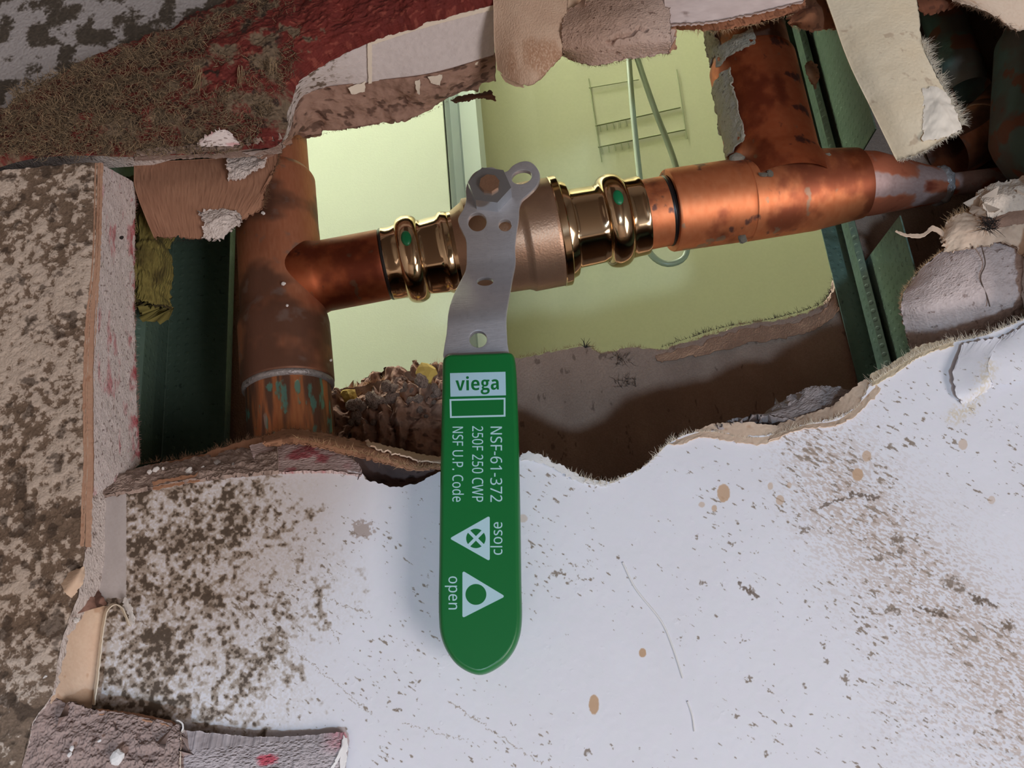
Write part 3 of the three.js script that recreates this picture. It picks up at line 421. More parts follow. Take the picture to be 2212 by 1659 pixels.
{ // remnant of the outer board along the bottom: rough grey core with its paper torn off
  const g = tag(group('board_remnant'), 'rough grey gypsum core left at the foot of the wall, paper torn off', 'board remnant');
  mesh('gypsum_core', sheet([[[108, 1508, 0.0135], [160, 1520, 0.012], [200, 1532, 0.0105], [290, 1545, 0.01], [388, 1566, 0.0095]], [[70, 1570, 0.015], [150, 1585, 0.014], [220, 1590, 0.013], [300, 1600, 0.0125], [388, 1605, 0.012]], [[40, 1680, 0.0155], [150, 1690, 0.015], [220, 1690, 0.0145], [300, 1700, 0.0145], [386, 1700, 0.014]], [[-10, 1850, 0.0155], [150, 1850, 0.015], [220, 1850, 0.0145], [300, 1850, 0.0145], [384, 1850, 0.014]]], { nu: 150, nv: 120, jag: 0.0008, thick: 0.009, relief: p => (fbm(p.x * 300, p.y * 420, 35, 5) - 0.5) * 0.0032 }), mat(T.gypsum, { color: 0xc0b0ac, bumpScale: 0.002 }), g);
  const pt = tex(512, 256, (u, v) => { const n = fbm(u * 60, v * 30, 2, 4), s = sst(0.06, 0.02, Math.hypot(u - 0.52, (v - 0.62) * 0.5) - 0.02 + (n - 0.5) * 0.05), e = sst(0.8, 0.96, u) * sst(0.5, 0.9, v), k = sst(0.07, 0.03, Math.hypot(u - 0.56, (v - 0.36) * 0.5) + (n - 0.5) * 0.08); return [...mixc(mixc(mixc([176, 164, 166], [206, 196, 198], n), [206, 70, 88], clamp(s * 0.8 + e * 0.6 * n)), [44, 34, 32], k), n]; }, { bump: true, wrap: THREE.ClampToEdgeWrapping });
  const r0 = P(385, 1720, 0.008), r1 = P(750, 1588, 0.008);
  mesh('stained_core', sheet([[[392, 1575, 0.006], [480, 1586, 0.005], [560, 1592, 0.0045], [650, 1590, 0.004], [745, 1580, 0.0035]], [[390, 1640, 0.009], [480, 1640, 0.009], [560, 1640, 0.008], [650, 1630, 0.007], [735, 1615, 0.005]], [[386, 1850, 0.0105], [480, 1850, 0.0105], [560, 1850, 0.0105], [650, 1850, 0.01], [745, 1850, 0.008]]], { nu: 120, nv: 70, jag: 0.0006, thick: 0.004, rect: [r0.x, r0.y, r1.x - r0.x, r1.y - r0.y], relief: p => (fbm(p.x * 260, p.y * 260, 45, 4) - 0.5) * 0.0012 }), mat(pt, { bumpScale: 0.001 }), g);
  mesh('paper_edge', sheet([[[210, 1530, 0.006], [290, 1540, 0.006], [340, 1550, 0.006], [378, 1562, 0.006], [386, 1582, 0.007]], [[206, 1540, 0.0105], [290, 1550, 0.0105], [340, 1560, 0.0105], [372, 1572, 0.0105], [378, 1586, 0.011]]], { nu: 60, nv: 6, jag: 0.0006, thick: 0.0006 }), M.kraft, g);
  mesh('white_lip', sheet([[[375, 1556, 0.006], [388, 1560, 0.006], [396, 1580, 0.006]], [[382, 1556, 0.009], [394, 1566, 0.009], [388, 1588, 0.009]]], { nu: 14, nv: 6, jag: 0.0005, thick: 0.0005 }), M.white, g);
  mesh('white_edge', sheet([[[384, 1588, 0.0105], [383, 1640, 0.012], [380, 1760, 0.0135]], [[389, 1588, 0.011], [388, 1640, 0.0125], [386, 1760, 0.014]]], { nu: 20, nv: 3, thick: 0.0006 }), M.chalk, g);
  mesh('torn_paper', sheet([[[742, 1588, 0.0045], [735, 1620, 0.006], [690, 1700, 0.008]], [[752, 1600, 0.003], [748, 1640, 0.003], [740, 1720, 0.004]]], { nu: 30, nv: 8, jag: 0.0007, thick: 0.0004 }), M.white, g);
  for (const [x, y, r] of [[252, 1636, 0.0022], [155, 1617, 0.001], [215, 1600, 0.0008], [165, 1340, 0.0012], [150, 1630, 0.0009], [98, 1462, 0.0007]]) chip(x, y, 0.0165, r, M.white, g, 'crumb');
}
console.log('front boards ready');

// ------------------------------------------------------------------ behind the front boards: far board, studs, insulation
const ZR = -0.104;
const rearHole = [[560, 870], [730, 842], [800, 828], [860, 812], [900, 800], [950, 785], [1040, 772], [1110, 774], [1180, 762], [1265, 747], [1300, 764], [1370, 750], [1430, 756], [1500, 735], [1560, 716], [1610, 700], [1680, 692], [1750, 674], [1790, 652], [1806, 622], [1813, 580], [1806, 500], [1795, 380], [1770, 200], [1740, 0], [1700, -160], [1300, -200], [900, -150], [560, -100], [520, 200], [530, 600]];
{
  const wr = struct('wall_rear', 'brown paper back of the far drywall with a ragged hole into the lit room', 'wall');
  const hp = rearHole.map(([x, y]) => P(x, y, ZR)), hole = ragged([...hp, hp[0]], 0.0018, 0.0013, 420, 9); hole.pop();
  const w = (x, y) => new THREE.Vector3(x, y, ZR);
  board(wr, [w(X0, 0.002), w(X1, 0.002), w(X1, TOP - 0.002), w(X0, TOP - 0.002)], ZR, 0.0127, { face: M.rear, back: M.paint, backName: 'painted_face', holes: [hole], core: M.gypsumBrown, rough: 0.0014 });
  fringe(wr, rearHole.slice(7, 21).map(([x, y]) => [x, y, ZR]), 600, 0.0035, M.fibreBrown, [0, 0.7, 0.3], 0.0001);
  fringe(wr, [[1430, 750, ZR - 0.008], [1560, 708, ZR - 0.01], [1680, 686, ZR - 0.01], [1780, 650, ZR - 0.01], [1806, 600, ZR - 0.01]], 420, 0.0035, M.fibreDark, [-0.3, 0.6, 0.2], 0.00014);
  for (const [x, y] of [[1264, 748], [1802, 530]]) { const h = new Hairs(); for (let i = 0; i < 9; i++) h.hair(P(x, y + 3, ZR), new THREE.Vector3(rr(-0.8, 0.8), rr(0, 1), 0.2), rr(0.003, 0.007), 0.00035, 0.9, 5); h.build('fibre_tuft', M.fibreDark, wr); }
  mesh('torn_paper_edge', sheet([[[1420, 768, ZR + 0.001], [1510, 745, ZR + 0.001], [1600, 712, ZR + 0.001], [1700, 700, ZR + 0.001], [1770, 678, ZR + 0.001], [1808, 640, ZR + 0.001]], [[1420, 780, ZR + 0.0015], [1520, 766, ZR + 0.002], [1610, 742, ZR + 0.002], [1700, 728, ZR + 0.002], [1775, 705, ZR + 0.002], [1812, 672, ZR + 0.002]]], { nu: 90, nv: 8, jag: 0.0022, jagFreq: 300, thick: 0.0006 }), mat(T.rear, { color: 0xf0dccc, bumpScale: 0.0006 }), wr);
  for (const [x, y] of [[1342, 778], [1352, 826]]) { const h = new Hairs(); for (let i = 0; i < 40; i++) h.hair(P(x + rr(-22, 22), y + rr(-10, 10), ZR + 0.002), new THREE.Vector3(rr(-1, 1), rr(-1, 1), 0.15), rr(0.002, 0.006), 0.00015, 1.2, 4); h.build('fibre_tuft', M.fibreDark, wr); }
  // crumbled edge of the far board between the pipe and the handle
  mesh('crumbled_edge', sheet([[[700, 850, ZR - 0.010], [790, 828, ZR - 0.010], [870, 808, ZR - 0.010], [960, 785, ZR - 0.010]], [[705, 880, ZR + 0.006], [790, 862, ZR + 0.008], [870, 848, ZR + 0.008], [965, 820, ZR + 0.006]], [[710, 940, ZR + 0.012], [800, 920, ZR + 0.013], [880, 900, ZR + 0.012], [970, 890, ZR + 0.006]], [[720, 1030, ZR + 0.008], [810, 1010, ZR + 0.009], [890, 990, ZR + 0.008], [980, 990, ZR + 0.002]]], { nu: 150, nv: 120, jag: 0.002, sides: 't', thick: 0.004, relief: p => { const q = fbm(p.x * 130, p.y * 80, 55, 2); return (Math.abs(q - 0.5) * 2 - 0.2) * 0.012 + (fbm(p.x * 420, p.y * 420, 65, 3) - 0.5) * 0.004; } }), mat(T.gypsumBrown, { color: 0xe0c8b8, bumpScale: 0.0016 }), wr);
  for (let i = 0; i < 30; i++) { const t = rnd(); chip(735 + t * 210, 850 - t * 40 + rr(0, 90), ZR + 0.014, rr(0.0012, 0.0042), M.gypsumBrown, wr, 'crumb'); }
  const yel = new THREE.MeshStandardMaterial({ color: 0xcdae5a, roughness: 0.9 });
  chip(920, 805, ZR + 0.012, 0.0052, yel, wr, 'plaster_lump'); chip(755, 855, ZR + 0.01, 0.004, yel, wr, 'plaster_lump');
  fringe(wr, [[740, 845, ZR - 0.004], [830, 820, ZR - 0.004], [950, 786, ZR - 0.004]], 300, 0.004, M.fibreTan, [0, 0.8, 0.3], 0.00012);
}
function strip(name, pts, m, parent, y0 = 0.002, y1 = TOP - 0.002, n = 1, o = {}) { // upright folded sheet metal or wall: plan points [x, z]
  const g = new THREE.BufferGeometry(), pos = [], uv = [], idx = []; let s = 0;
  pts.forEach(([x, z], i) => { if (i) s += Math.hypot(x - pts[i - 1][0], z - pts[i - 1][1]); for (const y of [y0, y1]) { pos.push(x, y, z); uv.push(s / TILE, y / TILE); } });
  for (let i = 0; i < pts.length - 1; i++) { const k = i * 2; idx.push(k, k + 2, k + 1, k + 1, k + 2, k + 3); }
  g.setAttribute('position', new THREE.Float32BufferAttribute(pos, 3)); g.setAttribute('uv', new THREE.Float32BufferAttribute(uv, 2)); g.setIndex(idx); 
  return mesh(name, creased(g, 0.5), m, parent);
}
const band = (pts, t) => { // plan outline of a folded strip with thickness t
  const n = pts.length, off = pts.map((p, i) => { const a = pts[Math.max(0, i - 1)], b = pts[Math.min(n - 1, i + 1)], dx = b[0] - a[0], dz = b[1] - a[1], l = Math.hypot(dx, dz); return [p[0] - dz / l * t, p[1] + dx / l * t]; });
  return [...pts, ...off.reverse(), pts[0]];
};
{ // right stud: rear lip, flange, web
  const s = tag(group('metal_stud'), 'green galvanised steel stud, cavity shade in its colour, right of the opening, behind the copper tee', 'stud');
  const xw = P(1876, 700, -0.098).x;
  const yc = P(1900, 398, -0.06).y, wb = band([[xw, -0.098], [xw + 0.0015, -0.0995], [xw + 0.003, -0.097], [xw + 0.003, -0.04]], 0.0008);
  strip('web', wb, M.galv, s, 0.002, yc - 0.031); strip('web', wb, M.galv, s, yc + 0.021);
  strip('rear_flange', band([[xw + 0.002, -0.1005], [xw - 0.012, -0.1005]], 0.0008), M.galv, s);
  strip('stiffening_rib', band([[xw - 0.0005, -0.094], [xw - 0.003, -0.092], [xw - 0.003, -0.084], [xw - 0.0005, -0.082]], 0.0008), M.galv, s);
}
{ // left stud
  const s = tag(group('metal_stud'), 'green galvanised steel stud, cavity shade in its colour, left of the opening, under the yellow insulation', 'stud');
  const xl = P(286, 800, -0.02).x - 0.02;
  strip('web', band([[xl, -0.021], [xl, -0.06], [xl + 0.004, -0.063], [xl + 0.004, -0.078], [xl, -0.081], [xl, -0.0995], [xl + 0.001, -0.1005]], 0.0008), M.galv, s);
  strip('rear_flange', band([[xl, -0.1005], [xl + 0.036, -0.1005], [xl + 0.038, -0.0985], [xl + 0.038, -0.09]], 0.0008), M.galv, s);
}
{ // glass wool in the left bay
  const g = tag(group('insulation_batt'), 'olive yellow glass wool insulation tucked behind the cut drywall edge', 'insulation');
  mesh('wool', sheet([[[270, 380, -0.035], [300, 380, -0.032], [350, 390, -0.036], [385, 400, -0.05]], [[270, 500, -0.035], [300, 500, -0.028], [345, 505, -0.034], [375, 515, -0.05]], [[270, 600, -0.035], [300, 600, -0.03], [335, 605, -0.036], [372, 612, -0.05]], [[270, 638, -0.04], [300, 648, -0.036], [340, 660, -0.042], [373, 668, -0.05]]], { nu: 60, nv: 70, jag: 0.001, thick: 0.014, relief: p => (fbm(p.x * 120, p.y * 120, 75, 4) - 0.5) * 0.008 }), M.wool, g);
  fringe(g, [[292, 645, -0.037], [335, 656, -0.041], [372, 664, -0.049]], 160, 0.004, M.lintDark, [0, -0.6, 0.4]);
}
// ------------------------------------------------------------------ copper and the valve
const ZP = -0.055;
{ // left riser with its tee
  const t = tag(group('copper_riser'), 'tarnished upright copper pipe with a tee, verdigris streaks at its foot', 'pipe');
  const A = P(634, 1010, ZP), B = P(588, 300, ZP), len = A.distanceTo(B), at = py => { let lo = 0, hi = 1; for (let i = 0; i < 30; i++) { const m = (lo + hi) / 2, q = A.clone().lerp(B, m); if (toPx(q.x, q.y, q.z)[1] > py) lo = m; else hi = m; } return lo * len; };
  const s830 = at(832), s690 = at(690), s385 = at(392);
  turned('lower_tube', A, B, run(-0.12, s830 + 0.01, 0.0207, 0.0207, 30), M.copperGreen, t, { u0: 0.2 });
  turned('solder_ring', A, B, [...bead(s830 - 0.001, 0.004, 0.0206, 0.0018)], M.solder, t, { warp: (a, s) => (vn(a * 6, s * 900, 3) - 0.5) * 0.0006 });
  turned('tee_body', A, B, [[s830, 0.0208], [s830, 0.0224], [s830 + 0.0008, 0.0228], ...run(s830 + 0.001, s690 - 0.004, 0.0228, 0.0228, 8), [s690 - 0.001, 0.0224], [s690 + 0.003, 0.0214], ...run(s690 + 0.005, s385 - 0.022, 0.0212, 0.0212, 20), ...run(s385 - 0.018, s385 - 0.001, 0.0212, 0.0212, 8), [s385, 0.0208], [s385 + 0.003, 0.0188]], M.copperOld, t, { u0: 0.35, v0: 0.2, warp: (a, s) => (vn(a * 3, s * 120, 5) - 0.5) * 0.0003 });
  turned('upper_tube', A, B, run(s385 - 0.004, len + 0.35, 0.0186, 0.0186, 20), M.copperOld, t, { v0: 0.7 });
  const bA = P(612, 613, ZP), bB = P(831, 571.5, ZP), L = bA.distanceTo(bB);
  turned('branch_socket', bA, bB, [[0.004, 0.0200], [0.016, 0.0198], [0.019, 0.0190], ...run(0.021, L - 0.001, 0.0184, 0.0184, 12), [L, 0.0180], [L, 0.0165]], mat(T.copper, { color: 0xb8a49c, bumpScale: 0.00006, metalness: 0.75, roughness: 0.48 }), t, { u0: 0.1, v0: 0.4 });
  for (const [x, y, r] of [[604, 786, 0.0013], [612, 613, 0.0012], [568, 460, 0.001], [620, 660, 0.0008], [715, 778, 0.0007]]) chip(x, y, ZP + 0.0215, r, M.white, t, 'plaster_splash');
}
const LA = P(702, 596, ZP), LB = P(1450, 454, ZP), LDIR = new THREE.Vector3().subVectors(LB, LA).normalize();
const along = px => { let lo = -0.05, hi = 0.3; for (let i = 0; i < 40; i++) { const m = (lo + hi) / 2, q = LA.clone().addScaledVector(LDIR, m); if (toPx(q.x, q.y, q.z)[0] < px) lo = m; else hi = m; } return lo; };
const hexPress = (s0, s1, depth) => (a, s) => { const w = sst(s0, s0 + 0.002, s) * sst(s1, s1 - 0.003, s); const k = ((a + 0.3) / (Math.PI / 3)) % 1 - 0.5; return -depth * w * Math.cos(k * Math.PI) + depth * 0.25 * w; };
{ // ball valve
  const v = tag(group('ball_valve'), 'bronze ball valve with press ends and a long green lever handle', 'valve');
  const S = along;
  // left press end
  const p0 = S(836), p1 = S(868), pb = S(891), p2 = S(914), p3 = S(962), p4 = S(978), p5 = S(1000);
  turned('sealing_ring', LA, LB, [[S(829), 0.0175], ...bead(S(837), 0.0035, 0.0175, 0.0014, 6), [S(845), 0.017]], M.gasket, v);
  turned('press_end', LA, LB, [[p0, 0.0172], [p0, 0.0186], [p0 + 0.0006, 0.019], ...run(p0 + 0.001, p1, 0.019, 0.0193, 8), ...bead(pb, p2 - p1, 0.0195, 0.0034, 16), ...run(p2 + 0.0006, p3 - 0.001, 0.0196, 0.0206, 24), [p3, 0.0212], [p3 + 0.0008, 0.0214], ...run(p3 + 0.0012, p4, 0.0214, 0.0208, 3), ...run(p4 + 0.0005, p5, 0.0204, 0.021, 4)], M.brass, v, { seg: 144, warp: (a, s) => hexPress(p2, p3, 0.0013)(a, s) + hexPress(p0 + 0.0006, p1, 0.0007)(a, s) });
  // cast body
  const b0 = S(978), b1 = S(1012), b2 = S(1122), b3 = S(1132), b4 = S(1198);
  turned('valve_body', LA, LB, [[b0, 0.018], [b0 + 0.001, 0.0203], ...run(b0 + 0.002, b1, 0.0205, 0.024, 6), ...run(b1 + 0.001, b2, 0.0258, 0.0268, 8), [b2 + 0.0005, 0.0268], [b3, 0.0276], [b3 + 0.0012, 0.0284], ...run(b3 + 0.002, b4, 0.0284, 0.0284, 8), [b4 + 0.0006, 0.028], [b4 + 0.0006, 0.02]], M.bronze, v);
  const c0 = S(1199), c1 = S(1216), c2 = S(1232), c3 = S(1300), cb = S(1326), c4 = S(1350), c5 = S(1388);
  turned('collar', LA, LB, [[c0, 0.02], [c0, 0.0284], [c0 + 0.0005, 0.0288], [c1 - 0.0005, 0.0288], [c1, 0.0283], [c1, 0.0258], [c1 + 0.0015, 0.0256], [c2, 0.0246], [c2 + 0.001, 0.022]], M.brass, v, { seg: 96 });
  turned('press_end', LA, LB, [...run(c2 - 0.001, c3, 0.0212, 0.0206, 24), ...bead(cb, c4 - c3, 0.0208, 0.0038, 16), ...run(c4 + 0.0006, c5 - 0.0008, 0.0212, 0.0208, 12), [c5, 0.0205], [c5, 0.0182]], M.brass, v, { seg: 144, warp: (a, s) => hexPress(c2, c3, 0.0014)(a, s) + hexPress(c4, c5, 0.0007)(a, s) });
  // green press marks on the beads
  const dotAt = (s, r, ang) => { const dir = LDIR, x = new THREE.Vector3(0, 0, 1).addScaledVector(dir, -dir.z).normalize(), y = new THREE.Vector3().crossVectors(dir, x), q = LA.clone().addScaledVector(dir, s).addScaledVector(x, Math.cos(ang) * r).addScaledVector(y, Math.sin(ang) * r); const g = new THREE.SphereGeometry(0.0042, 20, 12); g.scale(0.62, 1, 0.35); const o = mesh('green_mark', g, M.dot, v); o.position.copy(q); const n = x.clone().multiplyScalar(Math.cos(ang)).addScaledVector(y, Math.sin(ang)); o.quaternion.setFromRotationMatrix(new THREE.Matrix4().makeBasis(dir, new THREE.Vector3().crossVectors(n, dir), n)); };
  const angTo = (px, py, s, r) => { let best = 0, bd = 1e9; const dir = LDIR, x = new THREE.Vector3(0, 0, 1).addScaledVector(dir, -dir.z).normalize(), y = new THREE.Vector3().crossVectors(dir, x); for (let a = -1.6; a < 1.6; a += 0.02) { const q = LA.clone().addScaledVector(dir, s).addScaledVector(x, Math.cos(a) * r).addScaledVector(y, Math.sin(a) * r), [u, w] = toPx(q.x, q.y, q.z), d = Math.hypot(u - px, w - py); if (d < bd) { bd = d; best = a; } } return best; };
  dotAt(pb, 0.0226, angTo(866, 517, pb, 0.0228)); dotAt(cb, 0.0242, angTo(1322, 430, cb, 0.0244));
  // stem, boss and nut along the wall's normal
  const zn = 0.003, N = P(1057, 394, zn), zPl = -0.0075, D = (a, b) => [new THREE.Vector3(N.x, N.y, a), new THREE.Vector3(N.x, N.y, b)];
  turned('stem_boss', ...D(-0.05, 0), [[0, 0.016], [0.022, 0.0145], [0.0365, 0.013], [0.039, 0.0125], [0.0395, 0.009]], M.bronze, v);
  const hex = new THREE.CylinderGeometry(0.0101, 0.0101, 0.0085, 6, 1); hex.rotateX(Math.PI / 2); hex.rotateZ(0.28); hex.translate(N.x, N.y, zPl + 0.0042);
  const nut = mesh('nut', creased(hex, 0.3), M.zinc, v);
  turned('nut_collar', ...D(zPl, 0), [[0.0078, 0.0090], [0.0092, 0.0088], [0.0106, 0.0083], [0.0113, 0.0077], [0.0113, 0.0070], [0.0104, 0.0064], [0.005, 0.0062]], M.zinc, nut);
  turned('nut_washer', ...D(zPl, 0), [[0, 0.0116], [0.0009, 0.0116], [0.0011, 0.0105]], M.zinc, nut);
  const stem = new THREE.CylinderGeometry(0.0047, 0.0054, 0.012, 8, 1); stem.rotateX(Math.PI / 2); stem.rotateZ(0.15); stem.translate(N.x, N.y, zPl + 0.0042);
  mesh('stem', creased(stem, 0.3), mat(T.bronze, { bumpScale: 0.0002, metalness: 0.9, roughness: 0.3 }), v);
  // lever plate: outline with holes, then bent outwards below the body
  const zOf = py => zPl + 0.0215 * sst(560, 700, py), Q = (x, y) => P(x, y, zOf(y));
  const bendTab = []; for (let y = 330; y <= 900; y += 2) { const q = Q(1035, y); bendTab.push([q.y, zOf(y)]); }
  const zAtY = Y => { for (let i = 1; i < bendTab.length; i++) if (bendTab[i][0] <= Y) { const [a, za] = bendTab[i - 1], [b, zb] = bendTab[i]; return za + (zb - za) * (a - Y) / (a - b || 1); } return bendTab[bendTab.length - 1][1]; };
  const ringC = [1131, 384], outl = [[1006, 408], [1007, 432], [1002, 450], [990, 472], [991, 484], [998, 499], [1006, 517], [1008, 545], [1006, 582], [994, 607], [983, 628], [971, 661], [966, 710], [964, 790], [1098, 790], [1096, 740], [1094, 690], [1100, 645], [1108, 600], [1114, 566], [1113, 536], [1116, 503], [1121, 470], [1122, 448], [1128, 432], [1143, 419], [1158, 404], [1166, 388], [1165, 372], [1155, 357], [1141, 349], [1125, 350], [1108, 358], [1096, 370], [1085, 372], [1065, 362], [1040, 365], [1020, 378]];
  const loop = (cx, cy, rx, ry, rot = 0) => Array.from({ length: 28 }, (_, i) => { const t = -i / 28 * 2 * Math.PI, c = Math.cos(t) * rx, s = Math.sin(t) * ry; return Q(cx + c * Math.cos(rot) - s * Math.sin(rot), cy + c * Math.sin(rot) + s * Math.cos(rot)); });
  const oc = new THREE.CatmullRomCurve3(outl.map(([x, y]) => Q(x, y)), true, 'centripetal').getPoints(150).slice(0, -1);
  const sh = new THREE.Shape(oc.map(p => new THREE.Vector2(p.x, p.y)));
  for (const h of [[1031, 480, 20, 20], [1091, 487, 14, 13], [1048, 609, 18, 9], [1033, 733, 19, 18], [1127, 383, 22, 15, -0.25]]) sh.holes.push(new THREE.Path(loop(...h).map(p => new THREE.Vector2(p.x, p.y))));
  let pg = new THREE.ExtrudeGeometry(sh, { depth: 0.0022, bevelEnabled: true, bevelSize: 0.00035, bevelThickness: 0.00035, bevelOffset: -0.00035, bevelSegments: 2, curveSegments: 12 });
  pg = new TessellateModifier(0.0016, 9).modify(pg);
  { const p = pg.attributes.position; for (let i = 0; i < p.count; i++) p.setZ(i, p.getZ(i) - 0.0022 + zAtY(p.getY(i))); const u = pg.attributes.uv; for (let i = 0; i < p.count; i++) u.setXY(i, p.getX(i) / TILE * 2, p.getY(i) / TILE * 2); pg.deleteAttribute('normal'); pg = mergeVertices(pg, 1e-6); pg = creased(pg, 0.55); }
  mesh('lever_plate', pg, M.steel, v);
  // grip
  const zg = 0.0205, G = (x, y) => P(x, y, zg - 0.003);
  const gl = [[956.5, 787], [959, 776], [969, 768.5], [1000, 767], [1035, 765.5], [1070, 764.5], [1100, 763.5], [1109, 768], [1113, 780], [1118, 870], [1121, 970], [1124, 1120], [1126, 1260], [1127, 1340], [1122, 1375], [1108, 1408], [1082, 1437], [1036, 1458], [992, 1440], [966, 1408], [952, 1372], [948, 1330], [949, 1200], [951, 1050], [954, 900], [956, 820]];
  const gc = new THREE.CatmullRomCurve3(gl.map(([x, y]) => G(x, y)), true, 'centripetal').getPoints(160).slice(0, -1);
  const gs = new THREE.Shape(gc.map(p => new THREE.Vector2(p.x, p.y)));
  const bv = 0.0034, bs = 0.0019; let gg = new THREE.ExtrudeGeometry(gs, { depth: 0.0105 - 2 * bv, bevelEnabled: true, bevelSize: bs, bevelThickness: bv, bevelOffset: -bs, bevelSegments: 8 }); gg.translate(0, 0, zg - 0.0105 + bv);
  const bb = new THREE.Box3().setFromPoints(gc), gw = bb.max.x - bb.min.x, gh = bb.max.y - bb.min.y;
  { const p = gg.attributes.position, u = gg.attributes.uv; for (let i = 0; i < p.count; i++) u.setXY(i, (p.getX(i) - bb.min.x) / gw, (p.getY(i) - bb.min.y) / gh); gg.deleteAttribute('normal'); gg = creased(gg, 0.6); const q = gg.attributes.position, nn = gg.attributes.normal; for (let i = 0; i < q.count; i += 3) { const a = q.getZ(i); if (Math.abs(q.getZ(i + 1) - a) < 1e-7 && Math.abs(q.getZ(i + 2) - a) < 1e-7) for (let k = 0; k < 3; k++) nn.setXYZ(i + k, 0, 0, a > zg - 0.001 ? 1 : -1); } }
  const CW = 480, CH = Math.round(CW * gh / gw), cv = document.createElement('canvas'); cv.width = CW; cv.height = CH; const cx = cv.getContext('2d');
  cx.fillStyle = '#086a2f'; cx.fillRect(0, 0, CW, CH);
  for (let i = 0; i < 90; i++) { cx.strokeStyle = `rgba(16,96,46,${rr(0.15, 0.4)})`; cx.lineWidth = rr(0.5, 1.4); const x = rr(0, CW), y = rr(0, CH); cx.beginPath(); cx.moveTo(x, y); cx.lineTo(x + rr(-30, 30), y + rr(-30, 30)); cx.stroke(); }
  const C2 = (x, y) => { const p = P(x, y, zg); return [(p.x - bb.min.x) / gw * CW, (1 - (p.y - bb.min.y) / gh) * CH]; };
  const local = (x, y) => { const o = C2(x, y), a = C2(x + 1, y), b = C2(x, y + 1); cx.setTransform(a[0] - o[0], a[1] - o[1], b[0] - o[0], b[1] - o[1], o[0], o[1]); };
  const ink = '#b3d2da', green = '#0a6a30';
  const poly = (pts, fill) => { cx.setTransform(1, 0, 0, 1, 0, 0); cx.beginPath(); pts.forEach((p, i) => { const q = C2(...p); i ? cx.lineTo(...q) : cx.moveTo(...q); }); cx.closePath(); if (fill) { cx.fillStyle = fill; cx.fill(); } };
  const say = (s, x, y, size, rot, color, width, font) => { local(x, y); cx.rotate(rot); cx.font = `${font ?? ''} ${size}px sans-serif`; cx.fillStyle = color; cx.textAlign = 'center'; cx.textBaseline = 'middle'; const w = cx.measureText(s).width; cx.scale(width / w, 1); cx.fillText(s, 0, 0); };
  poly([[972, 806], [1092, 803], [1093, 854], [973, 857]], '#a9c9d6'); say('viega', 1032, 829, 40, -0.025, green, 96, 'bold');
  poly([[971, 862], [1092, 859], [1092, 900], [972, 903]], ink); poly([[975, 866], [1088, 863], [1088, 896], [976, 899]], green);
  say('NSF-61-372', 1072, 1001, 35, Math.PI / 2, ink, 168); say('250F 250 CWP', 1032, 1001, 33, Math.PI / 2, ink, 166); say('NSF U.P. Code', 989, 1001, 32, Math.PI / 2, ink, 166);
  const tri = pts => { poly(pts, ink); cx.lineJoin = 'round'; cx.strokeStyle = ink; cx.lineWidth = 14; cx.stroke(); };
  tri([[977, 1163], [1055, 1119], [1055, 1207]]); local(1028, 1163); cx.fillStyle = green; cx.beginPath(); cx.arc(0, 0, 21, 0, 7); cx.fill(); cx.strokeStyle = ink; cx.lineWidth = 7; cx.beginPath(); cx.moveTo(-16, -16); cx.lineTo(16, 16); cx.moveTo(16, -16); cx.lineTo(-16, 16); cx.stroke();
  say('close', 1073, 1163, 34, -Math.PI / 2, ink, 74);
  tri([[1085, 1288], [1002, 1238], [1002, 1330]]); local(1028, 1284); cx.fillStyle = green; cx.beginPath(); cx.arc(0, 0, 22.5, 0, 7); cx.fill();
  say('open', 981, 1281, 34, Math.PI / 2, ink, 76);
  const ct = new THREE.CanvasTexture(cv); ct.colorSpace = THREE.SRGBColorSpace; ct.anisotropy = 8;
  mesh('grip', gg, new THREE.MeshPhysicalMaterial({ map: ct, roughness: 0.38, clearcoat: 0.12, clearcoatRoughness: 0.3 }), v).userData.label = 'green vinyl grip with pale printed lettering';
}
